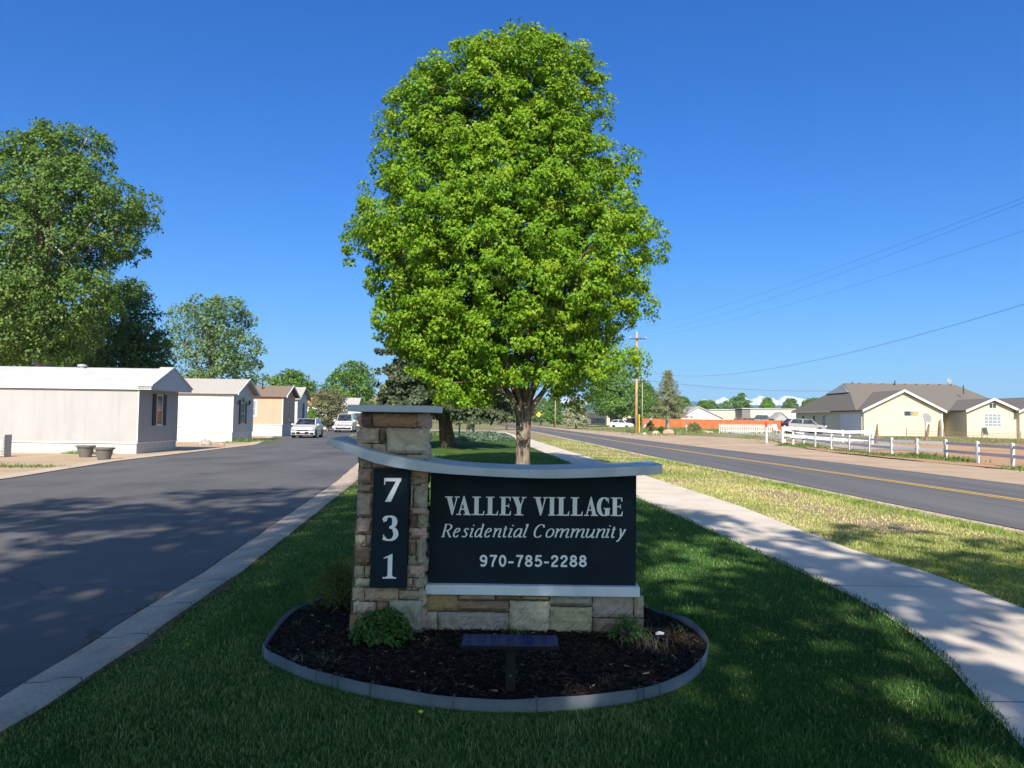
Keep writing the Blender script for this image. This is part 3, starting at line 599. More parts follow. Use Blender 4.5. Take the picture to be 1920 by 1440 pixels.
# ---- far trees on the right
tree('elm_tree', 'large spreading green tree in front of the long low building', 158,
     [(690, 1130, 1165), (700, 1120, 1180), (715, 1108, 1192), (730, 1100, 1205), (748, 1098, 1218), (762, 1103, 1222), (772, 1110, 1200), (778, 1140, 1180)], 560, 34, .95, .38, LF['mid'], (1156, 797), .45, seed=21, gap=.4, shell=.5, nl=22, depthk=.7, topfrac=.45, bm=m_barkd)
tree('shade_tree', 'green tree crowns just right of the tall wooden utility pole', 185,
     [(715, 1200, 1212), (728, 1196, 1222), (742, 1194, 1232), (758, 1192, 1240), (775, 1192, 1240), (792, 1196, 1236)], 330, 32, 1.0, .42, LF['mid'], (1215, 800), .35, seed=22, nl=8, depthk=.7)
for i, (lb, Y, pr, ct, mm, seed) in enumerate([
  ('green pyramid shaped tree just right of the small wooden pole', 175, [(738, 1036, 1042), (750, 1030, 1050), (765, 1024, 1057), (780, 1022, 1060), (792, 1026, 1056)], (1040, 800), 'mid', 23),
  ('dull green trees behind the yellow road sign', 210, [(748, 1006, 1022), (760, 1000, 1028), (775, 996, 1030), (788, 1000, 1028)], (1014, 800), 'grey', 24),
  ('silvery grey olive shrub left of the long low building', 142, [(754, 1070, 1088), (764, 1060, 1098), (775, 1055, 1103), (786, 1056, 1104), (796, 1060, 1104)], (1080, 802), 'olive', 25),
  ('rounded dark green tree behind the conifer and the white gabled house', 260, [(745, 1268, 1282), (752, 1262, 1290), (762, 1258, 1294), (772, 1260, 1294)], (1276, 790), 'mid', 26),
  ('wide low green tree behind the white gabled house, left of the tallest one', 280, [(753, 1315, 1335), (758, 1310, 1343), (766, 1308, 1346), (776, 1310, 1346)], (1328, 790), 'mid', 27),
  ('tallest green tree on the skyline under the snowy mountains', 270, [(740, 1384, 1394), (748, 1376, 1402), (758, 1352, 1408), (768, 1346, 1412), (778, 1346, 1414)], (1385, 790), 'mid', 28),
  ('small round green tree between two peaks behind the warehouse', 265, [(748, 1434, 1442), (754, 1430, 1446), (763, 1427, 1450), (774, 1428, 1452)], (1438, 790), 'bright', 29),
  ('grey green tree behind the warehouse just left of the yellow house', 265, [(750, 1476, 1488), (757, 1471, 1493), (766, 1468, 1497), (776, 1470, 1497)], (1482, 790), 'grey', 30),
  ('green tree peeping over the left end of the yellow house roof', 250, [(748, 1518, 1530), (754, 1506, 1535), (762, 1504, 1538), (772, 1506, 1538)], (1520, 790), 'mid', 32),
  ('bright green bushy tree beside the road behind the maple trunk', 118, [(738, 935, 955), (750, 930, 965), (765, 930, 968), (778, 934, 966), (786, 940, 960)], (950, 803), 'bright', 33),
  ('bare twiggy grey tree behind the silvery shrub', 200, [(738, 1066, 1084), (748, 1060, 1094), (758, 1058, 1096), (768, 1060, 1096)], (1076, 798), 'twig', 34),
  ]):
    far = Y/150
    bare = mm == 'twig'
    tree('shade_tree' if i not in (2,) else 'olive_shrub', lb, Y, pr, 110 if bare else 230, 8 if bare else 34, .55*far*(1 if Y < 220 else .85), .26*far*(.5 if bare else 1), LF[mm], (ct[0], 797), .2*far, group='trees along the skyline on the right' if 3 <= i <= 8 else None, seed=seed, nl=30 if bare else 8, depthk=.7, shell=.5, cat='tree' if i != 2 else 'shrub', bm=m_barkd if not bare else m_barkg, twig=.05 if bare else .02)
# far low tree line (one mass)
rng = np.random.default_rng(77); PP = []
for u in np.arange(880, 1960, 1.6):
    Yd = 420+60*math.sin(u*.05); top = 772+5*math.sin(u*.031)+4*math.sin(u*.11)+3*math.sin(u*.37)+.0135*(u-960)
    for k in range(3):
        p = A(u, top+rng.uniform(0, 16), Yd+rng.uniform(-15, 15)); PP.append((p.x, p.y, max(.8, p.z)))
for u in np.arange(-40, 900, 2.2):
    Yd = 300+40*math.sin(u*.05); top = 752+8*math.sin(u*.031)+6*math.sin(u*.13)
    for k in range(5):
        p = A(u, top+rng.uniform(0, 32), Yd+rng.uniform(-15, 15)); PP.append((p.x, p.y, max(.8, p.z)))
PP = np.array(PP); OO = unit(np.tile(np.array([0, -.6, .6]), (len(PP), 1)))
tag(crown_mesh('far_woods', PP, OO, 14, 1.3, 1.2, LF['mid'], None, 'kite', rng), 'distant low band of trees along the horizon', 'woods', kind='stuff')
# ---- shade trees standing behind the viewer; they cast the shade over the lawn
def rear(cx, cy, rx, ry, z0, z1, n, per, seed, label, ls=.34, cr=.8):
    rng = np.random.default_rng(seed); root = thing('shade_tree', label, 'tree', (cx, cy, 0))
    d = unit(rng.normal(0, 1, (n, 3))); q = rng.uniform(0, 1, n)**.4; P = d*q[:, None]*np.array([rx, ry, (z1-z0)/2])+np.array([0, 0, (z0+z1)/2])
    trunk_mesh('trunk', (0, 0, -.1), (0, 0, z0+(z1-z0)*.7), .3, .1, [tuple(x) for x in P[:12]], m_barkd, root, rng, nl=12)
    crown_mesh('crown', P, d, per, cr, ls, LF['mid'], root, 'kite', rng)
rear(-13.5, -10, 5.2, 3.5, 4.5, 16.5, 195, 40, 51, 'leafy shade tree far left behind the viewer')
rear(-5.5, -9, 4.8, 3.5, 4.5, 18.8, 225, 40, 52, 'leafy shade tree left behind the viewer')
rear(-.6, -8, 3.5, 3.2, 3.8, 16.8, 215, 40, 53, 'leafy shade tree straight behind the viewer')
rear(4.6, -6.5, 2.6, 2.6, 5.0, 13.0, 62, 34, 54, 'thin shade tree right behind the viewer', .3, .6)
# ================================================================== SIGN
FY = 5.50                                                      # pillar front plane
m_cap = mat('painted_metal', (.42, .47, .53), .45, .4, var=.07, scale=3, bump=.05, bscale=12, grime=.45)
m_sill = mat('white_sill', (.62, .68, .76), .5, .4, var=.05, scale=3, bump=.03, grime=.4)
m_navy = mat('navy_panel', (.008, .018, .029), .6, .12, var=.22, scale=3, bump=.05, bscale=6)
m_letter = mat('letter_silver', (.80, .83, .88), .4, .4, var=.03, scale=4, bump=0)
t = NT('stone_mat'); at = t.n('ShaderNodeAttribute', attribute_name='scol'); n = t.noise(14, 7, .7, dist=.8); n2 = t.noise(60, 5, .6); st = t.noise(9, 5, .6, co=t.coord((.5, 1, 5)))
c = t.mix(t.ramp(n, [(.40, (0, 0, 0)), (.66, (.38, .38, .38))]), at.outputs['Color'], (.10, .08, .065))
c = t.mix(t.ramp(st, [(.52, (0, 0, 0)), (.62, (.30, .30, .30))]), c, (.40, .315, .25))
c = t.mix(t.ramp(n2, [(.62, (0, 0, 0)), (.72, (.6, .6, .6))]), c, (.05, .045, .04))
m_stone = t.bsdf(c, .9, .15, 0, t.math('ADD', t.math('MULTIPLY', n2, .4), st), .8, .012)
m_mortar = mat('mortar', (.10, .09, .08), .95, .1, bump=.5, bdist=.01)
def stone(mb, x0, x1, z0, z1, yf, dep, col, rng, sk=(0, 0)):
    """rough faced block; front at yf facing -Y; sk shears x with z (battered pillar)"""
    g = .004; x0 += g; x1 -= g; z0 += g; z1 -= g; nx = max(3, int((x1-x0)/.022)); nz = max(3, int((z1-z0)/.022))
    ch = .010; pr = rng.uniform(.0, .020); vs = []; fs = []; tx, tz = rng.uniform(-.03, .03), rng.uniform(-.03, .03)
    ph = rng.uniform(0, 6, 4)
    for j in range(nz+1):
        for i in range(nx+1):
            a = i/nx; b = j/nz; x = x0+(x1-x0)*a; z = z0+(z1-z0)*b
            e = min(a, 1-a)*(x1-x0); f = min(b, 1-b)*(z1-z0); edge = min(1, e/ch)*min(1, f/ch)
            y = yf-pr*edge + (1-edge)*.012 + tx*(x-x0)+tz*(z-z0) + .0045*math.sin(x*55+ph[0])*math.sin(z*48+ph[1]) + .003*math.sin(x*130+z*70+ph[2]) + rng.normal(0, .0024)
            ox = rng.normal(0, .0018) if (i in (0, nx) or j in (0, nz)) else 0
            vs.append((x+ox, y, z+(rng.normal(0, .0018) if j in (0, nz) else 0)))
    k = nx+1
    for j in range(nz):
        for i in range(nx): fs.append((j*k+i, j*k+i+1, (j+1)*k+i+1, (j+1)*k+i))
    n0 = len(vs); ring = [i for i in range(k)] + [j*k+nx for j in range(1, nz+1)] + [nz*k+i for i in range(nx-1, -1, -1)] + [j*k for j in range(nz-1, 0, -1)]
    for r_ in ring: p = vs[r_]; vs.append((p[0], yf+dep, p[2]))
    m_ = len(ring)
    for q in range(m_): fs.append((ring[(q+1) % m_], ring[q], n0+q, n0+(q+1) % m_))
    mb.cur = tuple(max(.01, c_*rng.uniform(.88, 1.12)) for c_ in col); mb.add(vs, fs); mb.cur = None
TAN = (.43, .34, .255); GRY = (.39, .325, .27); LGR = (.53, .44, .37); RST = (.27, .175, .115); DKB = (.17, .12, .085); RED = (.31, .19, .135); GRN = (.48, .375, .29); PNK = (.42, .33, .26); OCH = (.37, .262, .165)
rng = np.random.default_rng(5)
sign = thing('entrance_sign', 'stone based VALLEY VILLAGE sign with curved grey canopy and tall 731 pillar', 'sign', (0, FY, 0))
def inv(o, loc=(0, FY, 0)):
    o.parent = sign; o.matrix_parent_inverse = Matrix.Translation(loc).inverted(); return o
mb = MB()
P600 = [(240,108,305,192,DKB),(305,108,567,192,OCH),(567,108,640,192,GRY),(238,192,344,286,GRN),(344,192,386,288,DKB),(386,192,640,350,LGR),(236,286,304,376,TAN),(304,286,388,376,TAN),(388,350,502,384,GRY),(502,350,640,388,PNK),
 (230,376,302,432,GRY),(302,376,430,432,TAN),(430,384,640,445,TAN),
 (223,432,318,524,GRY),(215,524,318,576,TAN),(213,576,316,720,TAN),(210,720,314,822,GRY),(203,822,269,892,TAN),(269,822,312,892,PNK),(200,892,312,1004,RST),(198,1004,260,1078,TAN),(260,1004,310,1078,TAN),(201,1078,310,1132,LGR),
 (186,1132,258,1216,TAN),(258,1132,460,1216,GRN),(460,1150,602,1206,TAN),(500,1132,542,1152,GRY),
 (528,440,636,482,TAN),(528,482,632,530,GRY),(526,530,546,662,TAN),(546,530,630,662,GRY),(526,662,628,710,TAN),(522,710,571,782,DKB),(571,710,626,782,TAN),(519,782,624,846,LGR),(517,846,563,944,RED),(514,944,563,1004,PNK),(563,846,620,1004,GRY),(506,1004,612,1076,LGR),(500,1076,542,1132,TAN),(542,1076,608,1150,GRY),
 (192,1216,326,1290,GRN),(326,1216,400,1290,RST),(400,1206,596,1400,(.37,.315,.29)),(168,1290,220,1400,RED),(220,1290,400,1400,TAN)]
for x0, y0, x1, y1, col in P600:
    a = A(600+x0/3.13, 740+y0/3.13, FY); b = A(600+x1/3.13, 740+y1/3.13, FY); c2 = A(600+x0/3.13, 740+y1/3.13, FY)
    stone(mb, (a.x+c2.x)/2, b.x+.0, max(b.z, .0), a.z, FY, .05, col, rng)
# right flank of the pillar
def flank(mb, xf, z0, z1, y0, y1, rows, rng):
    z = z0
    while z < z1-.02:
        h = min(rng.uniform(.07, .17), z1-z); y = y0
        while y < y1-.01:
            w = min(rng.uniform(.12, .26), y1-y); col = [TAN, GRY, LGR, GRN, PNK][rng.integers(5)]
            m2 = MB(); stone(m2, 0, w, z, z+h, 0, .03, col, rng); Mx = T(xf, y, 0) @ Rz(R(90)) if rows > 0 else T(xf, y+w, 0) @ Rz(R(-90))
            mb.cur = None
            b0 = len(mb.v); mb.v += [tuple(Mx @ Vector(p)) for p in m2.v]; mb.c += m2.c; mb.f += [tuple(i+b0 for i in f) for f in m2.f]
            y += w
        z += h
flank(mb, -.608, 0, 1.64, 5.515, 5.82, 1, rng); flank(mb, -1.09, 0, 1.64, 5.515, 5.82, -1, rng)
inv(mb.build('pillar_stone', m_stone))
inv(MB().prism([(-1.13, 0), (-.635, 0), (-.622, 1.64), (-1.075, 1.64)], 5.525, 5.80, 'y').build('pillar_core', m_mortar))
z0 = 1.640
inv(MB().box(-1.145, -.525, 5.37, 5.86, z0, z0+.048).build('pillar_cap', m_cap, bevel=.003))
mb = MB()
P780 = [(40,1112,299,1238,OCH),(299,1112,563,1161,TAN),(563,1112,748,1161,RST),(748,1112,952,1162,OCH),(292,1161,662,1240,RST),(34,1238,152,1420,GRY),(152,1240,662,1420,GRY),(662,1162,952,1420,LGR),(952,1112,1254,1204,GRY),(952,1204,1254,1420,GRN),(1254,1112,1550,1285,GRY),(1550,1112,1622,1285,TAN),(1254,1285,1622,1420,RED)]
WY = 5.60
for x0, y0, x1, y1, col in P780:
    a = A(780+x0/3.79, 820+y0/3.79, WY); b = A(780+x1/3.79, 820+y1/3.79, WY); stone(mb, a.x, b.x, max(b.z, .0), min(a.z, .342), WY, .05, col, rng)
flank(mb, .955, 0, .335, 5.62, 5.95, 1, rng)
inv(mb.build('base_stone', m_stone)); inv(MB().box(-.66, .93, 5.63, 5.95, 0, .335).build('base_core', m_mortar))
a = A(797, 1112, 5.565); b = A(1200, 1095, 5.565)
inv(MB().box(a.x, b.x, 5.565, 5.93, .343, .412).build('sill', m_sill, bevel=.003))
# panel (its top follows the canopy)
CV = [(612, 832, 618.5, 821.5), (675, 858.5, 675, 839), (721, 872.6, 728, 852.5), (808, 886, 800, 866), (912, 893, 885.5, 876), (1009.6, 897, 1009.6, 880.7), (1096.6, 896, 1096.6, 878.6), (1193, 891.8, 1193, 875.3), (1242, 888, 1241.7, 871.5)]
BY0, BY1 = 5.36, 5.96
lo = [A(a, b, BY0) for a, b, _, _ in CV]; hi = [A(a, b, BY0) for _, _, a, b in CV]
loC = catmull([(p.x, p.z) for p in lo], 6, closed=False); hiC = catmull([(p.x, p.z) for p in hi], 6, closed=False)
V = []; F = []
for (x, z), (x2, z2) in zip(loC, hiC): V += [(x, BY0, z), (x2, BY0, z2), (x2, BY1, z2), (x, BY1, z)]
nn = len(loC)
for i in range(nn-1):
    q = i*4
    for k in range(4): F.append((q+k, q+4+k, q+4+(k+1) % 4, q+(k+1) % 4))
F += [(3, 2, 1, 0), ((nn-1)*4, (nn-1)*4+1, (nn-1)*4+2, (nn-1)*4+3)]
inv(MB().add(V, F).build('canopy', m_cap, bevel=.003))
PY = 5.625
xa = A(804, 1090, PY).x; xb = A(1192, 1090, PY).x
zz = lambda x: float(np.interp(x, [p[0] for p in loC], [p[1] for p in loC]))+.012
top = [(xa+(xb-xa)*i/20, zz(xa+(xb-xa)*i/20)) for i in range(21)]
panel = inv(MB().prism([(xa, .410)] + [(xb, .410)] + top[::-1], PY, 5.85, 'y').build('panel', m_navy))
# ---- lettering
class Ink:
    def __init__(s, y, th=.004): s.mb = MB(); s.y = y; s.th = th; s.k = 0
    def poly(s, pts):
        s.k += 1; d = s.y - s.th - (s.k % 9)*.00012
        ar = sum(pts[i][0]*pts[(i+1) % len(pts)][1]-pts[(i+1) % len(pts)][0]*pts[i][1] for i in range(len(pts)))
        if ar < 0: pts = pts[::-1]
        s.mb.prism(pts, d, s.y+.001, 'y')
    def ribbon(s, pts, wf, closed=False, sm=6):
        C = catmull(pts, sm, closed) ; C = [np.array(c) for c in C]
        if closed: C.append(C[0])
        L = []; Rr = []
        for i, c in enumerate(C):
            if closed: a = C[(i-1) % (len(C)-1)]; b = C[(i+1) % (len(C)-1)]
            else: a = C[max(i-1, 0)]; b = C[min(i+1, len(C)-1)]
            d = b-a; d = d/(np.linalg.norm(d)+1e-12); n = np.array([-d[1], d[0]]); w = wf(d); L.append(c+n*w); Rr.append(c-n*w)
        s.k += 1; dd = s.y-s.th-(s.k % 9)*.00012; n = len(C); vs = []; fs = []
        for l_, r_ in zip(L, Rr): vs += [(l_[0], dd, l_[1]), (r_[0], dd, r_[1]), (r_[0], s.y+.001, r_[1]), (l_[0], s.y+.001, l_[1])]
        for i in range(n-1):
            q = i*4; fs += [(q, q+1, q+5, q+4), (q+1, q+2, q+6, q+5), (q+3, q, q+4, q+7)]
        if not closed: fs += [(0, 3, 2, 1), (n*4-4, n*4-3, n*4-2, n*4-1)]
        s.mb.add(vs, fs)
def rect(a, b, c, d): return [(a, b), (c, b), (c, d), (a, d)]
CAPS = {
 'V': (.80, [[(.09,1),(.345,1),(.495,.33),(.43,0),(.37,0)], [(.62,1),(.695,1),(.43,0),(.40,.02),(.475,.33)], rect(0,.945,.43,1.0), rect(.53,.945,.80,1.0)]),
 'A': (.82, [[(.10,0),(.17,0),(.40,.80),(.41,1.03),(.38,1.03)], [(.375,1.03),(.43,1.03),(.735,0),(.49,0),(.345,.74)], rect(.19,.28,.58,.345), rect(0,0,.27,.055), rect(.39,0,.82,.055)]),
 'L': (.66, [rect(.11,0,.345,1), rect(0,.945,.45,1), rect(0,0,.64,.06), [(.55,.05),(.64,.05),(.66,.24),(.625,.24)]]),
 'E': (.64, [rect(.10,0,.325,1), rect(0,.945,.61,1), [(.52,.95),(.61,.95),(.61,.77),(.58,.77)], rect(0,0,.62,.06), [(.53,.05),(.62,.05),(.64,.24),(.605,.24)], rect(.33,.485,.52,.54), rect(.49,.40,.53,.63)]),
 'Y': (.80, [[(.06,1),(.34,1),(.53,.46),(.53,.38),(.27,.38),(.27,.45)], [(.63,1),(.70,1),(.50,.42),(.44,.46)], rect(.29,0,.51,.44), rect(0,.945,.42,1), rect(.54,.945,.80,1), rect(.16,0,.64,.055)]),
 'I': (.40, [rect(.085,0,.315,1), rect(0,.945,.40,1), rect(0,0,.40,.055)]),
 'G': (.72, [rect(.44,.03,.69,.42), rect(.36,.375,.72,.43), [(.585,.93),(.64,.99),(.64,.70),(.61,.70)]]),
}
ink = Ink(PY)
U = PY/1443/5.0526
def place(px, py): p = A(820+px/5.0526, 910+py/5.0526, PY); return p.x, p.z
for ch, x0, x1 in [('V',70,210),('A',180,322),('L',330,446),('L',458,576),('E',588,698),('Y',703,842),('V',908,1048),('I',1050,1119),('L',1131,1250),('L',1262,1377),('A',1390,1522),('G',1512,1636),('E',1643,1756)]:
    w, ps = CAPS[ch]; bx, bz = place(x0, 279+(x0-70)*.0068); ex, _ = place(x1, 280); hs = 173*U; ws = (ex-bx)/w
    for p in ps: ink.poly([(bx+a*ws, bz+b*hs) for a, b in p])
    if ch == 'G':
        pts = [(.40+.30*math.cos(R(q)), .5+.475*math.sin(R(q))) for q in range(48, 322, 22)]
        ink.ribbon([(bx+a*ws, bz+b*hs) for a, b in pts], lambda d: hs*(.030+.082*abs(d[1])**1.5), sm=3)
inv(ink.mb.build('lettering', m_letter)).parent = panel
IT = {
 'R': (88, [[(16,122),(16,4)], [(4,122),(20,122),(44,121),(62,110),(66,94),(58,74),(42,64),(18,62)], [(40,62),(58,30),(74,4),(88,1)], [(2,2),(30,2)]]),
 'e': (54, [[(8,44),(30,48),(48,58),(52,72),(44,82),(30,83),(14,68),(6,42),(8,16),(20,2),(36,3),(52,18)]]),
 's': (50, [[(48,70),(40,81),(26,82),(15,70),(20,54),(36,40),(42,24),(34,7),(18,1),(2,12)]]),
 'i': (30, [[(2,76),(10,82),(15,80),(14,60),(12,16),(15,4),(22,2),(30,8)], [(14,108),(15,116)]]),
 'd': (70, [[(52,68),(42,81),(26,80),(12,62),(5,34),(10,8),(22,2),(38,14),(52,40)], [(44,121),(55,122),(54,90),(52,16),(56,3),(62,2),(70,8)]]),
 'n': (70, [[(2,76),(10,82),(15,80),(14,50),(13,0)], [(14,46),(28,72),(44,83),(54,78),(54,56),(52,16),(55,4),(62,2),(70,8)]]),
 'm': (112, [[(2,76),(10,82),(15,80),(14,50),(13,0)], [(14,46),(28,72),(42,83),(50,78),(51,50),(50,0)], [(51,46),(66,72),(82,83),(92,78),(92,56),(90,16),(94,4),(101,2),(110,8)]]),
 'u': (70, [[(2,76),(10,82),(14,78),(12,50),(12,18),(18,3),(30,4),(44,20),(54,44)], [(54,82),(54,50),(52,16),(55,4),(62,2),(70,8)]]),
 'a': (68, [[(52,70),(42,81),(26,80),(12,62),(5,34),(10,8),(22,2),(38,14),(52,40)], [(54,83),(54,50),(52,16),(55,4),(61,2),(68,8)]]),
 't': (38, [[(17,104),(15,60),(13,16),(18,3),(27,2),(38,10)], [(1,80),(36,80)]]),
 'l': (30, [[(2,116),(10,122),(15,121),(14,80),(12,16),(15,4),(22,2),(30,8)]]),
 'C': (84, [[(82,96),(78,112),(62,122),(40,118),(18,96),(8,60),(12,24),(30,4),(54,3),(76,20)], [(82,94),(84,120)]]),
 'o': (60, [[(30,82),(10,64),(5,34),(12,8),(30,2),(50,20),(55,50),(48,74)]]),
 'y': (70, [[(2,76),(9,83),(16,70),(28,6)], [(66,82),(48,40),(28,4),(12,-22),(-2,-34),(-12,-30)]]),
}
ink = Ink(PY)
for ch, x0, x1 in [('R',32,138),('e',150,215),('s',228,298),('i',308,352),('d',354,440),('e',447,513),('n',525,606),('t',622,668),('i',672,723),('a',722,805),('l',812,862),('C',915,1020),('o',1028,1105),('m',1110,1250),('m',1258,1397),('u',1405,1492),('n',1500,1590),('i',1596,1642),('t',1648,1696),('y',1690,1786)]:
    w, st = IT[ch]; shr = .22
    pts = [(a+shr*b, b) for s_ in st for a, b in s_]; mn = min(p[0] for p in pts); mx = max(p[0] for p in pts)
    bx, bz = place(x0+6, 489+(x0-32)*.004); kx = (x1-x0-12)*U/(mx-mn)
    for s_ in st:
        q = [(bx+(a+shr*b-mn)*kx, bz+b*U*.98) for a, b in s_]
        th = 8.6 if ch in 'RC' else 7.8
        ink.ribbon(q, (lambda d, th=th: U*(2.9+(th-2.9)*abs(d[1])**1.3)) if len(s_) > 2 or ch == 'R' else (lambda d, ch=ch: U*(8 if ch == 'i' else 2.6)), closed=(ch == 'o'), sm=5)
inv(ink.mb.build('lettering', m_letter)).parent = panel
def ell(cx, cy, rx, ry): return [(cx+rx*math.cos(q*math.pi/6), cy+ry*math.sin(q*math.pi/6)) for q in range(12)]
DG = {'9': ([], [([*ell(.3, .69, .195, .225)], True), ([(.495, .69), (.49, .40), (.41, .17), (.26, .085), (.10, .17)], False)]),
 '7': ([rect(.05, .84, .57, 1)], [([(.49, .90), (.37, .62), (.27, .30), (.24, 0)], False)]), '0': ([], [(ell(.3, .5, .195, .415), True)]),
 '8': ([], [(ell(.3, .725, .165, .19), True), (ell(.3, .285, .20, .20), True)]),
 '5': ([rect(.15, .84, .53, 1)], [([(.20, .92), (.15, .48)], False), ([(.12, .50), (.27, .60), (.43, .54), (.505, .34), (.43, .15), (.27, .085), (.09, .18)], False)]),
 '2': ([rect(.07, 0, .53, .16)], [([(.10, .66), (.15, .84), (.30, .915), (.45, .84), (.48, .68), (.38, .50), (.20, .30), (.13, .10)], False)]), '-': ([rect(0, .30, .6, .46)], [])}
ink = Ink(PY)
for ch, x0, x1 in [('9',397,475),('7',490,568),('0',578,656),('-',672,720),('7',740,815),('8',825,905),('5',913,995),('-',1010,1055),('2',1070,1150),('2',1160,1238),('8',1248,1328),('8',1337,1417)]:
    bx, bz = place(x0, 770+(x0-397)*.003); hs = 110*U; kx = (x1-x0)*U/.6
    ps, rb = DG[ch]
    for q in ps: ink.poly([(bx+a_*kx, bz+b_*hs) for a_, b_ in q])
    for q, cl_ in rb: ink.ribbon([(bx+a_*kx, bz+b_*hs) for a_, b_ in q], lambda d: hs*.088, closed=cl_, sm=4)
inv(ink.mb.build('phone_number', m_letter)).parent = panel
# 731 plaque
QY = FY-.045
a, b, c, d = A(701, 880, QY), A(768, 880.6, QY), A(761, 1102.6, QY), A(693, 1102, QY)
plq = inv(MB().prism([(a.x, a.z), (b.x, b.z), (c.x, c.z), (d.x, d.z)][::-1], QY, FY+.01, 'y').build('number_plaque', m_navy, bevel=.002))
u3 = QY/1443/3.13
def dig(x0, y1, h, ps, rib=(), wf=None):
    ink = Ink(QY)
    p = A(600+x0/3.13, 740+y1/3.13, QY); hs = h*u3
    for q in ps: ink.poly([(p.x+a_*hs, p.z+b_*hs) for a_, b_ in q])
    for q in rib: ink.ribbon([(p.x+a_*hs, p.z+b_*hs) for a_, b_ in q], wf(hs), sm=5)
    inv(ink.mb.build('numeral', m_letter)).parent = plq
dig(373, 628, 138, [rect(.01,.86,.73,1), rect(.01,.72,.055,.90), [(.52,.88),(.73,.95),(.31,0),(.06,0)]])
dig(367, 857, 146, [rect(.02,.74,.065,.93), rect(.02,.04,.065,.24)], [[(.05,.80),(.14,.93),(.30,.965),(.43,.90),(.475,.75),(.42,.60),(.28,.53)], [(.26,.535),(.42,.49),(.51,.36),(.52,.22),(.42,.08),(.26,.03),(.12,.06),(.04,.12)]], lambda hs: (lambda d: hs*(.032+.070*abs(d[1])**1.4)))
dig(367, 1078, 143, [rect(.20,.03,.385,.90), [(.03,.83),(.385,1.0),(.385,.88),(.03,.795)], rect(.0,0,.55,.055), [(.12,.05),(.46,.05),(.385,.12),(.20,.12)]])
# ================================================================== PLANTING BED
t = NT('mulch_mat'); v1 = t.n('ShaderNodeTexVoronoi'); v1.inputs['Scale'].default_value = 70; t.l(t.coord((1, 2.4, 1), (0, 0, .5)), v1.inputs['Vector']); gr = t.n('ShaderNodeSeparateColor'); t.l(v1.outputs['Color'], gr.inputs[0])
c = t.ramp(gr.outputs[0], [(0, (.008, .006, .005)), (.6, (.024, .017, .014)), (.93, (.045, .032, .025)), (.97, (.14, .10, .07))]); m_mulch = t.bsdf(c, .9, .15, 0, v1.outputs['Distance'], 1, .02)
cx, cy = np.mean([p[0] for p in EDGE]), np.mean([p[1] for p in EDGE]); V = [(cx, cy, .08)]; F = []; N = len(EDGE); rings = 26; rng = np.random.default_rng(8)
for r_ in range(1, rings+1):
    q = r_/rings
    for (x, y) in EDGE:
        V.append((cx+(x-cx)*q, cy+(y-cy)*q, (.085-.045*q**3)+rng.normal(0, .005 if r_ < rings else 0)))
FT = [(0, 1+i, 1+(i+1) % N) for i in range(N)]
FQ = []
for r_ in range(rings-1):
    for i in range(N): a = 1+r_*N+i; b = 1+r_*N+(i+1) % N; FT += [(a, a+N, b+N), (a, b+N, b)]
tag(mesh_np('mulch_bed', V, FT, m_mulch), 'dark brown bark mulch filling the oval bed under the sign', 'mulch', kind='stuff')
# loose bark chips
n = 26000; x = rng.uniform(-1.9, 1.6, n); y = rng.uniform(4.1, 7.4, n); k = inside(x, y, [(cx+(a-cx)*.97, cy+(b-cy)*.97) for a, b in EDGE]); x, y = x[k], y[k]; n = len(x)
L = rng.uniform(.012, .045, n); Wd = rng.uniform(.003, .008, n); a = rng.uniform(0, 6.28, n); tl = rng.normal(0, .35, n); q = np.sqrt(((x-cx)/1.6)**2+((y-cy)/1.6)**2).clip(0, 1); z = .088-.045*q**3+rng.uniform(-.002, .012, n)
dx, dy = np.cos(a), np.sin(a); V = np.empty((n, 4, 3)); 
for i, (s1, s2) in enumerate([(-1, -1), (1, -1), (1, 1), (-1, 1)]): V[:, i] = np.stack([x+dx*L/2*s1-dy*Wd/2*s2, y+dy*L/2*s1+dx*Wd/2*s2, z+tl*L/2*s1+.003*s2], 1)
m_chip = leafmat('bark_chip', [(.008, .006, .005), (.022, .015, .012), (.045, .03, .024), (.07, .052, .04), (.24, .18, .12)], .0, .8, .2)
tnt = np.abs(rng.normal(0, .28, n)).clip(0, .8); tnt = np.where(rng.random(n) < .018, 1, tnt)
tag(mesh_np('mulch_chips', V.reshape(-1, 3), np.arange(n*4).reshape(-1, 4), m_chip, None, np.repeat(tnt, 4)), 'loose bark chips scattered over the mulch', 'mulch', kind='stuff')
# galvanized edging
ed = thing('bed_edging', 'bent galvanized metal edging strip around the mulch bed', 'edging', (float(cx), float(cy), 0))
V = []; F = []; N = len(EDGE)
def etop(i):
    x_, y_ = EDGE[i]; return .092+.004*math.sin(i*.23)+.002*math.sin(i*.6) - (.045 if y_ > 6.0 else 0)*min(1, (y_-6.0)/.4 if y_ > 6 else 0)
for i, (x, y) in enumerate(EDGE):
    d = np.array([x-cx, y-cy]); d = d/np.linalg.norm(d); h = etop(i)
    for o_, z in ((0.004, -.02), (.0, h), (-.004, h), (-.004, -.02)): V.append((x+d[0]*o_-cx, y+d[1]*o_-cy, z))
for i in range(N):
    for k in range(3): a = i*4+k; b = ((i+1) % N)*4+k; F.append((a, b, b+1, a+1))
t = NT('galvanized'); n = t.noise(5, 5, .6, co=t.coord((1, 1, .4))); c = t.ramp(n, [(.3, (.07, .085, .095)), (.5, (.10, .12, .135)), (.72, (.13, .15, .165))]); m_galv = t.bsdf(c, .55, .4, .1, n, .05, .01)
mesh_np('strip', V, F, m_galv, ed, smooth=True)
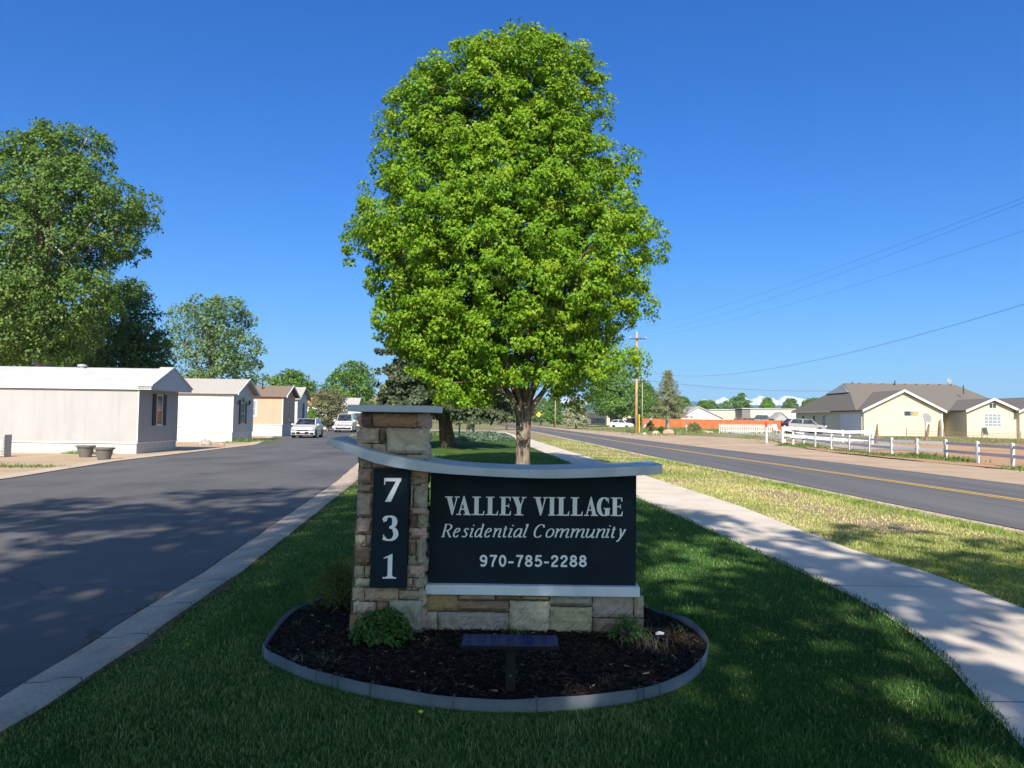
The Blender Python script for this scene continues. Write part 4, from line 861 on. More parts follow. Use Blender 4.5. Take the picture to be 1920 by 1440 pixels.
for u, v in [(597, 1268), (633, 1275), (644, 1277), (695, 1292), (703, 1292), (850, 1318), (1000, 1322), (1195, 1300), (1202, 1300), (1240, 1290), (1318, 1250), (510, 1222)]:
    p = G(u, v, .06); j = min(range(N), key=lambda i: (EDGE[i][0]-p.x)**2+(EDGE[i][1]-p.y)**2); x, y = EDGE[j]; d = np.array([x-cx, y-cy]); d = d/np.linalg.norm(d); h = etop(j)
    MB().tube([(x+d[0]*.008-cx, y+d[1]*.008-cy, -.02), (x+d[0]*.008-cx, y+d[1]*.008-cy, h+.006), (x-d[0]*.03-cx, y-d[1]*.03-cy, h+.004), (x-d[0]*.034-cx, y-d[1]*.034-cy, h-.03)], .0028, 5).build('stake', m_galv, ed)
# solar panel lamp
sp0 = A(957, 1290, 4.42); SPX = sp0.x
sol = thing('solar_panel', 'small dark blue solar panel on a short post in front of the sign', 'solar panel', (SPX, 4.42, 0))
a = A(867, 1193, 4.49); b = A(1046, 1196, 4.49); c = A(1048, 1213, 4.35)
zt = (a.z+b.z)/2; zb = c.z; xl, xr = a.x-SPX, b.x-SPX; dy0, dy1 = -.07, .07
t = NT('solar_cells'); g = t.n('ShaderNodeTexCoord'); spx = t.n('ShaderNodeSeparateXYZ'); t.l(g.outputs['Object'], spx.inputs[0])
f1 = t.math('LESS_THAN', t.math('FRACT', t.math('DIVIDE', spx.outputs['X'], .042)), .045); f2 = t.math('LESS_THAN', t.math('FRACT', t.math('DIVIDE', spx.outputs['Y'], .085)), .03)
c = t.mix(t.math('MAXIMUM', f1, f2), t.ramp(t.noise(8, 3), [(.4, (.006, .014, .065)), (.6, (.012, .028, .11))]), (.07, .10, .18)); m_sol = t.bsdf(c, .18, .6)
m_blk = mat('black_plastic', (.006, .008, .014), .5, .3, bump=.02)
ang = math.atan2(zt-zb, dy1-dy0)
Mt = T(0, 0, (zt+zb)/2) @ Matrix.Rotation(ang, 4, 'X')
MB().box(xl+.006, xr-.006, -.082, .082, .008, .0105, Mt).build('cells', m_sol, sol)
MB().box(xl, xr, -.09, .09, -.014, .008, Mt).build('frame', m_blk, sol, bevel=.002)
MB().box(-.045, .045, -.04, .05, -.05, -.019, Mt).box(-.20, .12, -.02, .03, -.035, -.0185, Mt).build('bracket', m_blk, sol)
MB().box(-.028, .028, -.02, .02, 0.04, (zt+zb)/2-.02).build('post', m_blk, sol, bevel=.003)
MB().tube([(0, -.0205, .16), (0, -.0235, .16)], .006, 8).build('screw', m_galv, sol)
# shrubs of the bed
p = G(712, 1212, .07)
mound('boxwood_shrub', 'round leafy green shrub in front of the stone pillar', (p.x, p.y+.08, .05), .20, .17, .20, 300, 15, .020, leafmat('leaf_box', [(.025, .07, .012), (.055, .13, .02), (.10, .20, .035)], .3, .45, .35), 61, crad=.030, up=.5)
p = G(640, 1130, .05)
mound('gold_juniper', 'yellow green feathery shrub half hidden behind the left side of the pillar', (p.x+.05, p.y-.15, .04), .26, .22, .36, 420, 16, .030, leafmat('leaf_gold', [(.03, .06, .008), (.08, .12, .012), (.14, .18, .02)], .2, .55, .25), 62, shape='needle', crad=.05)
p = G(1185, 1212, .07)
mound('spirea_shrub', 'half bare twiggy shrub with a few green leaves at the right end of the base', (p.x, p.y+.1, .05), .12, .11, .16, 60, 10, .022, leafmat('leaf_spirea', [(.03, .09, .02), (.06, .17, .03), (.10, .24, .05)], .3, .5, .3), 63, crad=.03)
def tuft(name, label, u, v, n, h, sp, m, seed, cat='plant', wid=.003):
    p = G(u, v, .07); rng = np.random.default_rng(seed); X = rng.normal(0, sp*.35, n); Y = rng.normal(0, sp*.35, n)
    o = blades(name, X, Y, h*rng.uniform(.4, 1.1, n), np.full(n, wid), 1.4, rng.uniform(0, 1, n), m, 0.0, rng=rng); o.location = (p.x, p.y, .06); return tag(o, label, cat)
m_dry = leafmat('dry_stalk', [(.08, .06, .045), (.17, .13, .10), (.30, .25, .20)], .05, .8, .1)
tuft('dry_twigs', 'pale dead twigs spreading around the half bare shrub at the right end of the base', 1215, 1215, 110, .14, .28, m_dry, 64)
tuft('dead_tuft', 'pale dead tuft in the mulch at the lower left of the bed', 612, 1238, 50, .06, .14, m_dry, 65)
tuft('dead_tuft', 'small pale dead tuft at the lower right of the bed', 1142, 1280, 36, .06, .10, m_dry, 66)
tuft('dead_tuft', 'tiny flat dead tuft near the left corner of the bed edging', 560, 1238, 40, .05, .10, m_dry, 67)
tuft('grass_tuft', 'grey green grass tuft at the base stones just behind the solar panel', 968, 1190, 90, .12, .16, m_weed, 68)
tuft('weed_sprout', 'tiny green sprout alone in the mulch left of the pillar', 556, 1170, 16, .07, .05, m_blade, 69)
tuft('weed_sprout', 'flat green weed in the mulch near the right rim of the bed', 1272, 1180, 16, .045, .12, m_weed, 70, wid=.012)
p = G(1237, 1194, .07)
tag(MB().add([(-.03, -.012, 0), (.022, -.02, .006), (.035, .01, .012), (.0, .02, .02), (-.028, .01, .012)], [(0, 1, 2, 3, 4)]).build('paper_scrap', mat('paper_white', (.7, .72, .74), .7)), 'crumpled white scrap lying in the mulch at the right end of the base', 'litter').location = (p.x, p.y, .085)

# dandelions and long stalks in the lawn
m_dand = mat('dandelion_yellow', (.80, .58, .02), .6, bump=0)
for u, v, lab in ((787, 1364, 'yellow dandelion in the lawn just in front of the bed edging'), (1258, 1002, 'tiny yellow dandelion in the lawn beside the path, right of the sign')):
    b = G(u, v); dn = thing('dandelion', lab, 'flower', (b.x, b.y, .02)); MB().tube([(0, 0, 0), (.004, 0, .055)], .0015, 5).build('stem', m_blade, dn); MB().lathe([(.004, .052), (.013, .060), (.014, .064), (.006, .068)], 12, T(.004, 0, 0)).build('flower_head', m_dand, dn)
# ================================================================== BUILDINGS
m_glass = glass_mat('window_glass'); m_dish = mat('dish_grey', (.22, .225, .23), .5, bump=0); m_white = mat('white_paint', (.60, .60, .59), .5, .3, var=.04, scale=2, bump=.03)
m_curtain = mat('window_blind', (.22, .245, .26), .7, .2, var=.05, scale=3, bump=.02)
def window(parent, M, w, h, name='window', frame_m=None, cols=1, rows=2, fw=.05, shutters=None, curtain=False, glass=None, sill=True, arch=False):
    """frame in local XZ plane facing -Y, centred at M origin"""
    fm = frame_m or m_white; mb = MB(); d = .035
    mb.box(-w/2, w/2, -d, .0, -h/2, -h/2+fw, M).box(-w/2, w/2, -d, .0, h/2-fw, h/2, M).box(-w/2, -w/2+fw, -d, .0, -h/2+fw, h/2-fw, M).box(w/2-fw, w/2, -d, .0, -h/2+fw, h/2-fw, M)
    for i in range(1, cols): x = -w/2+w*i/cols; mb.box(x-.018, x+.018, -d+.006, 0, -h/2+fw, h/2-fw, M)
    for i in range(1, rows): z = -h/2+h*i/rows; mb.box(-w/2+fw, w/2-fw, -d+.004, 0, z-.02, z+.02, M)
    if sill: mb.box(-w/2-.03, w/2+.03, -d-.02, 0, -h/2-.04, -h/2-.001, M)
    if arch:
        n = 10; mb.prism([(w/2*math.cos(math.pi*i/n), h/2+.001+w/2*.9*math.sin(math.pi*i/n)) for i in range(n+1)], -d+.003, 0, 'y', M)
    f = mb.build(name, fm, parent)
    pn = MB().box(-w/2+fw, w/2-fw, -.012, .004, -h/2+fw, h/2-fw, M)
    if arch: n = 10; pn.prism([((w/2-fw)*math.cos(math.pi*i/n), h/2+.02+(w/2-fw)*.9*math.sin(math.pi*i/n)) for i in range(n+1)], -d-.002, -.01, 'y', M)
    pn.build('pane', glass or (m_curtain if curtain else m_glass), f)
    if shutters:
        for s_ in (-1, 1): MB().box(s_*(w/2+.05) if s_ > 0 else -w/2-.05-.30, w/2+.35 if s_ > 0 else -w/2-.05, -.045, 0, -h/2-.02, h/2+.02, M).build('shutter', shutters, f)
    return f
def gable_roof(name, m, parent, M, L, W, ze, zr, ov=.15, th=.10, ends=.12):
    """ridge along local X from -L to 0, width along Y 0..W"""
    mb = MB(); y = W/2; o = ov; dz = (zr-ze)/y*o
    A0 = [(-o, ze-dz), (y, zr), (W+o, ze-dz), (W+o, ze-dz+th), (y, zr+th), (-o, ze-dz+th)]
    mb.prism([(a, b) for a, b in A0], -L-ends, ends, 'x', M); return mb.build(name, m, parent)
def gable_wall(name, m, parent, M, L, W, z0, ze, zr):
    return MB().prism([(0, z0), (W, z0), (W, ze), (W/2, zr), (0, ze)], -L, 0, 'x', M).build(name, m, parent)
m_alum = line_mat('trailer_siding', (.345, .338, .336), 'x', .305, .25, .94, .03, .5, .05, 1.2)
m_skirt = line_mat('skirting', (.46, .455, .45), 'h', .42, .5, .66, .05, .5, .04)
m_lap = line_mat('white_lap', (.54, .545, .55), 'z', .125, .9, .70, .12, .5, .03)
m_wroof = mat('white_roof', (.44, .45, .47), .4, .4, var=.08, scale=1.2, bump=.1, bscale=5, bdist=.02)
def shingle(name, c, p=.14):
    t = NT(name); n = t.noise(3, 4); f = t.noise(26, 4, co=t.coord((1, 1, 1))); g = t.n('ShaderNodeTexCoord'); sp = t.n('ShaderNodeSeparateXYZ'); t.l(g.outputs['Object'], sp.inputs[0])
    k = t.math('FRACT', t.math('DIVIDE', sp.outputs['Z'], p*.4)); col = t.ramp(f, [(.3, sc(c, .72)), (.5, c), (.7, sc(c, 1.25))]); col = t.mix(t.math('MULTIPLY', t.math('LESS_THAN', k, .2), .25), col, sc(c, .45))
    return t.bsdf(col, .9, .1, 0, f, .5, .02)
m_shg = shingle('shingle_pale', (.36, .34, .32)); m_shb = shingle('shingle_brown', (.19, .145, .115)); m_shd = shingle('shingle_taupe', (.155, .138, .12)); m_shr = shingle('shingle_orange', (.42, .22, .12))
m_gws = line_mat('grey_wall_siding', (.50, .50, .52), 'h', .30, .3, .88, .04, .5, .04)  # plain grey siding for the gable box of the nearest home
m_maroon = mat('maroon_shutter', (.055, .018, .022), .5, .3); m_dkgrey = mat('charcoal_paint', (.035, .04, .045), .5, .3)
def home(label, corner_px, Y, W, L, zs, ze, zr, rot, wallm, skirtm, roofm, ov=.2, ends=.2, trim=True, group='mobile homes along the left side of the street', name='mobile_home'):
    p = A(corner_px[0], corner_px[1], Y); r = thing(name, label, 'mobile home', (p.x, p.y, 0), R(rot), group)
    I = Matrix.Identity(4)
    MB().box(-L, -.03, .03, W-.03, -.05, zs, I).build('skirting', skirtm, r)
    gable_wall('wall', wallm, r, I, L, W, zs+.002, ze, zr)
    MB().box(-L, .02, -.02, W+.02, zs-.05, zs+.0, I).build('base_trim', m_white, r)
    gable_roof('roof', roofm, r, I, L, W, ze, zr, ov, .08, ends)
    if trim:
        for yy in (-.015, W-.06): MB().box(-.06, .015, yy, yy+.075, zs+.003, ze, I).build('corner_trim', m_white, r)
    return r
TE = Rz(R(90))   # window facing +X
# -- home 1
Yh = 31.2
r1 = home('long pale grey mobile home with low white roof and maroon shutters, nearest on the left', (256, 856), Yh, 3.95, 19, .46, 2.72, 3.50, 1.5, m_alum, m_skirt, m_wroof, ov=.05, ends=.02, trim=False)
I4 = Matrix.Identity(4)
m_fascia = mat('fascia_grey', (.56, .55, .56), .5, .3, var=.04)
MB().prism([(-.12, 2.62), (4.07, 2.62), (4.07, 2.78), (1.975, 3.62), (-.12, 2.78)], .004, .55, 'x', I4).build('gable_box', m_gws, r1)
MB().box(-19, .55, -.12, -.001, 2.60, 2.80, I4).build('fascia', m_white, r1)
gable_roof('porch_roof', m_wroof, r1, T(.60, 0, 0), .60, 3.95, 2.80, 3.60, .14, .05, .0)
window(r1, T(.003, 1.95, 1.80) @ TE, .62, 1.30, shutters=m_maroon, rows=2)
MB().box(-.03, .02, -.012, .06, .47, 2.6).build('corner_trim', m_fascia, r1)
MB().lathe([(.12, 0), (.12, .16), (.19, .165), (.19, .24), (.06, .27)], 14, T(-3.3, 1.9, 3.45)).build('roof_vent', mat('vent_metal', (.35, .37, .38), .4, .5), r1)
# -- home 2
r2 = home('white lap sided mobile home with shingled gable and arched front window, second on the left', (435, 833), 47.0, 4.2, 12, .62, 3.0, 3.85, 2.5, m_lap, m_white, m_shg, ov=.22, ends=.35)
for s_ in (0,):
    MB().prism([(-.25, 2.86), (2.1, 3.84), (4.45, 2.86), (4.45, 2.98), (2.1, 3.97), (-.25, 2.98)], .345, .40, 'x').build('bargeboard', m_white, r2)
window(r2, T(.003, 1.9, 1.75) @ TE, .82, 1.35, cols=2, rows=2, shutters=m_dkgrey, arch=True)
for yy in (.85, 2.95): MB().box(0.002, .12, yy-.06, yy+.06, 2.30, 2.36).box(.07, .19, yy-.05, yy+.05, 2.36, 2.58).build('wall_lamp', m_dkgrey, r2, bevel=.01)
MB().tube([(-11, -.03, .68), (-3.6, -.03, .72), (-3.1, -.03, .95), (-3.1, -.03, 1.2)], .02, 6).build('cable', m_white, r2)
MB().box(-5.6, -5.2, 1.0, 1.35, 3.5, 3.62).build('roof_vent', m_dkgrey, r2)
# -- home 3
m_or = line_mat('orange_siding', (.56, .345, .25), 'z', .11, .6, .90, .10, .55, .04); 
t3 = home('orange mobile home with white trim and brown shingled roof, third on the left', (529, 820.5), 62, 4.1, 6.5, .95, 3.25, 4.05, 3, m_or, m_skirt, m_shb, ov=.25, ends=.35)
window(t3, T(-2.4, -.003, 2.20), .72, 1.35, curtain=True, fw=.11)
window(t3, T(.003, 2.0, 2.05) @ TE, .62, 1.5, fw=.08)
MB().prism([(-.28, 3.10), (2.05, 4.03), (4.38, 3.10), (4.38, 3.24), (2.05, 4.17), (-.28, 3.24)], .345, .41, 'x').build('bargeboard', m_white, t3)
MB().box(0, .045, -.02, 4.12, .96, .97).build('band', m_white, t3)
MB().tube([(-2.0, 1.2, 3.6), (-2.0, 1.2, 4.35)], .05, 8).build('vent_pipe', m_dkgrey, t3)
t4 = home('white mobile home with dark window partly behind the orange one', (556, 813), 72, 4.4, 6, .8, 3.3, 4.35, 3, m_lap, m_skirt, m_shg, ov=.25, ends=.35)
window(t4, T(.003, 2.6, 2.1) @ TE, .7, 1.6, frame_m=m_dkgrey)
t5 = home('long white mobile home with orange edged roof behind the cone shaped shrub', (612, 806), 98, 4.2, 8, .7, 3.1, 4.0, 3, m_white, m_skirt, m_shr, ov=.2, ends=.3)
window(t5, T(-5.6, -.003, 2.1), .8, 1.3)
t6 = home('mobile home with pale brown roof just behind the plum tree and van', (668, 803), 112, 4.2, 9, .7, 3.3, 4.4, 3, m_white, m_skirt, m_shg, ov=.2, ends=.3)
t7 = home('mobile home with orange tiled roof peeping over the pillar cap', (706, 800), 125, 4.5, 9, .7, 3.4, 4.7, 3, mat('cream_wall', (.6, .5, .38), .6), m_skirt, m_shr, ov=.2, ends=.3)
window(t7, T(-1.2, -.003, 2.0), .9, 1.2)
# ================================================================== VEHICLES
def tyre_wheel(parent, x, y, r, w, rim_m, M):
    mx = M @ T(x, y, r) @ Matrix.Rotation(R(90), 4, 'Y')
    wh = MB().lathe([(r*.60, -w/2), (r*.93, -w/2), (r, -w/3), (r, w/3), (r*.93, w/2), (r*.60, w/2)], 22, mx).build('wheel', mat_tyre, parent, smooth=False)
    mb = MB(); mb.lathe([(r*.60, -w*.36), (r*.60, w*.36)], 22, mx)
    sgn = 1 if x > 0 else -1
    for k in range(5):
        a = 2*math.pi*k/5; mb.box(-.045*r/.3, .045*r/.3, .0, r*.58, sgn*w*.36, sgn*(w*.36+.02), mx @ Rz(a)) if sgn > 0 else mb.box(-.045*r/.3, .045*r/.3, .0, r*.58, -(w*.36+.02), -w*.36, mx @ Rz(a))
    mb.build('rim', rim_m, wh)
mat_tyre = mat('tyre_rubber', (.012, .012, .013), .8, .2, bump=.1); m_rim = mat('rim_alloy', (.45, .46, .48), .3, .6, metal=.6, bump=0); m_headl = mat('headlamp', (.45, .48, .50), .12, .8, var=.2, scale=12, bump=0)
m_tail = mat('tail_lamp', (.35, .015, .012), .2, .6, bump=0); m_plate = mat('number_plate', (.62, .55, .55), .5, bump=0); m_carglass = glass_mat('car_glass', (.018, .024, .028), .05)
def car(name, label, loc, rz, body_c, side, roofline, W, wb, wr, cat='car', group=None, dark_rear=False, gl=None, hood_c=None, rough=.25):
    """front faces -Y. side: closed lower body outline (y,z) ; roofline: glasshouse outline (y,z) base->top ; y from 0 (front) to L"""
    paint = mat(name+'_paint', body_c, rough, .5, var=.02, scale=1, bump=0, coat=.6)
    r = thing(name, label, cat, loc, rz, group); L = max(p[0] for p in side)
    # body lofted across the width
    st = [(-W/2, .93, .90), (-W/2+.05, .985, .97), (-W/2+.22, 1, 1), (0, 1.006, 1.0), (W/2-.22, 1, 1), (W/2-.05, .985, .97), (W/2, .93, .90)]
    cyy = L/2; V = []; F = []; n = len(side); zb = min(p[1] for p in side)
    arch = [p for p in side]
    for k, (x, sy, sz) in enumerate(st):
        e = abs(x)/(W/2)
        for (y, z) in arch:
            yy = cyy+(y-cyy)*(1-(.045*e**3)*(1 if y < cyy else .6)); V.append((x, yy, zb+(z-zb)*(1-.05*e**4)))
    m = len(st)
    for k in range(m-1):
        for i in range(n): a = k*n+i; b = k*n+(i+1) % n; F.append((a, b, b+n, a+n))
    F.append(tuple(range(n-1, -1, -1))); F.append(tuple((m-1)*n+i for i in range(n)))
    mb = MB().add(V, F); mb.build('body', paint, r, bevel=.03, seg=2)
    # glasshouse
    (y0, z0), (y1, z1), (y2, z2), (y3, z3) = roofline; wb_, wt = W/2-.06, W/2-.20
    gv = [(-wb_, y0, z0), (wb_, y0, z0), (wb_, y3, z3), (-wb_, y3, z3), (-wt, y1, z1), (wt, y1, z1), (wt, y2, z2), (-wt, y2, z2)]
    MB().add(gv, [(0, 1, 5, 4), (1, 2, 6, 5), (2, 3, 7, 6), (3, 0, 4, 7), (3, 2, 1, 0), (4, 5, 6, 7)]).build('cabin', paint, r, bevel=.05, seg=2)
    def quadp(nm, a, b, c, d, m_, ins=.06, off=.012, ins2=None):
        a, b, c, d = map(Vector, (a, b, c, d)); ce = (a+b+c+d)/4; nr = (b-a).cross(d-a).normalized()
        i2 = ins2 if ins2 is not None else ins; u_ = (b-a).normalized(); v_ = (d-a).normalized()
        P = [a+u_*ins+v_*i2, b-u_*ins+(c-b).normalized()*i2, c-(c-d).normalized()*ins-(c-b).normalized()*i2, d+(c-d).normalized()*ins-v_*i2]
        F_ = [p+nr*off for p in P]; B_ = [p-nr*.03 for p in P]
        MB().add(F_+B_, [(0, 1, 2, 3), (7, 6, 5, 4), (0, 4, 5, 1), (1, 5, 6, 2), (2, 6, 7, 3), (3, 7, 4, 0)]).build(nm, m_, r)
    g_ = gl or m_carglass
    quadp('windscreen', gv[0], gv[1], gv[5], gv[4], g_, .07, .012, .05)
    quadp('rear_window', gv[2], gv[3], gv[7], gv[6], g_, .10, .012, .06)
    ym = y0+(y3-y0)*.52; yt = y1+(y2-y1)*.45
    for s_ in (1, -1):
        a, b, c, d = (s_*wb_, y0+.12, z0), (s_*wb_, ym, z0), (s_*wt, yt, z1), (s_*wt, y1+.04, z1)
        e_, f_ = (s_*wb_, y3-.10, z3), (s_*wt, y2-.06, z2)
        if s_ > 0: quadp('side_window', a, b, c, d, g_, .05, .010, .05); quadp('side_window', b, e_, f_, c, g_, .05, .010, .05)
        else: quadp('side_window', b, a, d, c, g_, .05, .010, .05); quadp('side_window', e_, b, c, f_, g_, .05, .010, .05)
    for x in (-W/2+.10, W/2-.10):
        for y in wb: tyre_wheel(r, x, y, wr, .21, m_rim, Matrix.Identity(4))
        for y in wb: 
            mx = T(x+(.055 if x > 0 else -.055), y, wr) @ Matrix.Rotation(R(90), 4, 'Y')
            MB().lathe([(wr+.055, -.06), (wr+.055, .055)], 22, mx).build('wheel_arch', m_blk, r)
    return r, paint, gv
def lamps(r, W, L, z, fy=.02, fw=.30, fh=.16, tail=None):
    for s_ in (-1, 1):
        MB().prism([(s_*(W/2-.06-fw), z-fh/2), (s_*(W/2-.05), z-fh*.3), (s_*(W/2-.05), z+fh*.62), (s_*(W/2-.06-fw*.7), z+fh*.25)][::s_], fy, fy+.20, 'y').build('headlight', m_headl, r)
        t_ = tail or (z+.05, .22, .18); MB().box(*sorted((s_*(W/2-.05-t_[2]), s_*(W/2-.03))), L-.10, L-.005, t_[0]-t_[1]/2, t_[0]+t_[1]/2).build('tail_light', m_tail, r)
# white hatchback
p = G(566, 821.5); L = 4.0
side = [(.02, .22), (.0, .42), (.05, .68), (.22, .80), (.95, .96), (1.1, .99), (3.75, 1.02), (3.98, .95), (4.0, .50), (3.95, .24), (3.55, .20), (.4, .17)]
wc, pnt, gv = car('hatchback_car', 'small white hatchback parked at the kerb facing the viewer', (p.x, p.y+.1, 0), R(4), (.50, .50, .50), side, [(.95, .96), (1.72, 1.44), (3.1, 1.47), (3.85, .98)], 1.73, (.80, 3.30), .31)
lamps(wc, 1.73, 4.0, .68, -.02, .36, .17)
MB().box(-.42, .42, -.035, .12, .56, .62).box(-.45, .45, -.03, .12, .30, .47).build('grille', m_blk, wc, bevel=.01)
for s_ in (-1, 1): MB().box(*sorted((s_*.52, s_*.80)), -.012, .12, .30, .42).build('fog_recess', m_blk, wc, bevel=.01)
MB().box(-.17, .17, -.05, -.034, .38, .49).build('number_plate', m_plate, wc)
for s_ in (-1, 1): MB().box(*sorted((s_*.86, s_*1.04)), .98, 1.12, .93, 1.06).build('mirror', pnt, wc, bevel=.03)
# white van
p = G(643, 811)
side = [(.02, .25), (.0, .55), (.05, .82), (.25, .98), (.85, 1.15), (1.0, 1.18), (4.4, 1.20), (4.42, .6), (4.4, .28), (.4, .22)]
vn, pnt, gv = car('van', 'white compact cargo van parked facing the viewer next to the stone pillar', (p.x, p.y, 0), R(5), (.50, .50, .50), side, [(.90, 1.14), (1.66, 1.94), (4.20, 2.02), (4.38, 1.18)], 1.83, (.92, 3.65), .33, cat='van')
lamps(vn, 1.83, 4.42, .86, -.03, .34, .18)
MB().prism([(-.50, .76), (.50, .76), (.62, .88), (.45, .82), (-.45, .82), (-.62, .88)], -.03, .12, 'y').box(-.62, .62, -.03, .1, .36, .50).build('grille', m_blk, vn)
for s_ in (-1, 1): MB().lathe([(.10, 0), (.10, .1)], 12, T(s_*.70, -.02, .46) @ Matrix.Rotation(R(-90), 4, 'X')).build('fog_light', m_blk, vn)
MB().box(-.24, .24, -.045, -.031, .54, .66).build('number_plate', m_plate, vn)
for s_ in (-1, 1): MB().box(*sorted((s_*.90, s_*1.12)), .95, 1.10, 1.10, 1.34).build('mirror', pnt, vn, bevel=.03)
# silver boxy SUV, nose to the right
q = A(1505, 812.5, 80)
side = [(.02, .28), (.0, .60), (.10, .86), (.35, .98), (1.05, 1.06), (3.95, 1.16), (4.08, 1.0), (4.12, .55), (4.08, .30), (.4, .22)]
sv, pnt, gv = car('suv_car', 'silver boxy hatchback parked on the drive in front of the garage of the yellow house', (q.x+2.15, q.y+.1, H(q.x, q.y)), R(94), (.26, .26, .26), side, [(.98, 1.05), (1.55, 1.56), (3.55, 1.60), (4.05, 1.12)], 1.80, (.80, 3.35), .34, rough=.3)
lamps(sv, 1.80, 4.12, .82, -.02, .30, .16, tail=(1.12, .50, .14))
MB().box(-.82, .82, 4.085, 4.14, .36, 1.10).build('tailgate', m_dkgrey, sv, bevel=.02)
MB().box(-.86, .86, 3.9, 4.16, .26, .52).build('bumper', m_blk, sv, bevel=.02)
for s_ in (-1, 1): MB().box(*sorted((s_*.90, s_*1.06)), 1.15, 1.28, 1.04, 1.16).build('mirror', pnt, sv, bevel=.03)
for s_ in (-1, 1): MB().box(*sorted((s_*.885, s_*.915)), 1.3, 3.0, .40, .47).build('side_trim', pnt, sv)
def simple_car(name, label, u, v, Y, rz, c, W=1.8, tall=0., z=None):
    a = A(u, v, Y); s2 = [(.02, .28), (.0, .60), (.10, .84+tall), (.35, .95+tall), (1.05, 1.02+tall), (4.3, 1.05+tall), (4.45, .9), (4.45, .32), (.4, .24)]
    r, pt_, _ = car(name, label, (a.x, Y, H(a.x, Y) if z is None else z), rz, c, s2, [(1.0, 1.0+tall), (1.75, 1.5+tall*1.5), (3.6, 1.52+tall*1.5), (4.3, 1.02+tall)], W, (.85, 3.55), .34); lamps(r, W, 4.45, .72); return r
simple_car('pickup_truck', 'white vehicle parked under the big tree left of the tall utility pole', 1186, 799, 150, R(60), (.72, .72, .72), z=.1, tall=.15)
simple_car('parked_car', 'red vehicle parked behind the orange fence in front of the cream warehouse', 1416, 793, 148, R(85), (.45, .03, .03), tall=.35)
simple_car('parked_car', 'green vehicle parked behind the orange fence right of the red one', 1438, 793, 150, R(85), (.02, .12, .09), tall=.35)
simple_car('suv_car', 'tall black vehicle behind the orange fence beside the grey shed', 1456, 793, 148, R(80), (.012, .012, .014), tall=.75)
# white truck behind the van
p = A(672, 801, 98); tk = thing('box_truck', 'tall white box truck parked behind the white van', 'truck', (p.x-.4, 98, 0), R(5))
MB().box(-1.15, 1.15, 1.6, 6.0, .7, 3.1).build('cargo_box', m_white, tk, bevel=.03); MB().prism([(0, .5), (0, 1.3), (.7, 1.5), (1.0, 2.2), (1.55, 2.25), (1.55, .5)], -1.0, 1.0, 'x').build('cab', m_white, tk, bevel=.04)
MB().add([(-.85, .66, 1.5), (.85, .66, 1.5), (.8, .96, 2.15), (-.8, .96, 2.15), (-.85, .60, 1.5), (.85, .60, 1.5), (.8, .90, 2.15), (-.8, .90, 2.15)], [(4, 5, 6, 7), (0, 4, 7, 3), (1, 2, 6, 5), (0, 1, 5, 4), (3, 7, 6, 2)]).build('windscreen', m_carglass, tk)
for x in (-.95, .95):
    for y in (.8, 4.9): tyre_wheel(tk, x, y, .42, .25, m_rim, Matrix.Identity(4))
# motorcycle / quad beside home 3
p = A(481, 812, 63); mc = thing('quad_bike', 'red and black quad bike parked between the white and the orange mobile homes', 'quad bike', (p.x, p.y, 0), R(15))
for x in (-.42, .42):
    for y in (0, 1.25): tyre_wheel(mc, x, y, .30, .24, m_blk, Matrix.Identity(4))
MB().prism([(-.2, .5), (.3, .85), (.75, .80), (1.45, .9), (1.5, .6), (1.0, .4), (.2, .35)], -.28, .28, 'x').build('body', mat('quad_red', (.13, .02, .02), .3, .5), mc, bevel=.04)
MB().box(-.22, .22, .6, 1.3, .86, .98).build('seat', m_blk, mc, bevel=.03); MB().tube([(-.4, .35, 1.05), (0, .25, .95), (.4, .35, 1.05)], .025, 6).tube([(0, .25, .95), (0, .15, .5)], .03, 6).build('handlebar', m_blk, mc)
MB().box(-.35, .35, -.3, .15, .92, .95).box(-.35, .35, 1.35, 1.75, .95, .98).build('rack', m_blk, mc)
# ================================================================== RIGHT HAND HOUSE
hz = .5
m_yel2 = line_mat('yellow_lap', (.57, .50, .385), 'z', .22, .9, .68, .12, .6, .03); m_tanw = line_mat('tan_vertical', (.52, .47, .37), 'h', .24, .6, .80, .08, .6, .04)
m_wtrim = mat('white_trim', (.60, .60, .58), .5, .3, var=.03, bump=0); m_gdoor = line_mat('garage_door', (.52, .54, .58), 'z', .45, .5, .86, .04, .5, .03); m_gvent = line_mat('gable_grey', (.23, .245, .25), 'z', .12, .6, .8, .12, .6, .05)
YB = 75.
hs = thing('yellow_house', 'long pale yellow house with taupe shingled roof and attached garage', 'house', (A(1620, 800, YB).x, YB, hz))
def W2(x, y, z=0): return (x-hs.location.x, y-YB, z-hz)
X1, X2 = A(1620, 800, YB).x, A(1766, 800, YB).x; zE = A(1620, 769, YB).z; zP = A(1692, 734, YB).z; xm = (X1+X2)/2
X3, X4 = A(1813, 800, YB-1.5).x, A(1908, 800, YB-1.5).x; zE3 = A(1813, 770, YB-1.5).z; zP3 = A(1864, 750, YB-1.5).z; YB3 = YB-1.5
def L2(x): return x-hs.location.x
zl = lambda z: z-hz
B = 8.0
MB().prism([(0, -.3), (X2-X1, -.3), (X2-X1, zl(zE)), ((X2-X1)/2, zl(zP)-.06), (0, zl(zE))], 0, B, 'y').build('wall', m_yel2, hs)
def eave(x0, x1, zE, zP, y0, y1, th=.16, ov=.25, m=m_shd, name='roof', zoff=0):
    xm = (x0+x1)/2; s_ = (zP-zE)/(xm-x0); dz = s_*ov
    pts = [(x0-ov, zE-dz), (xm, zP), (x1+ov, zE-dz), (x1+ov, zE-dz+th), (xm, zP+th), (x0-ov, zE-dz+th)]
    return MB().prism([(L2(a), zl(b)) for a, b in pts], y0-YB, y1-YB, 'y').build(name, m, hs)
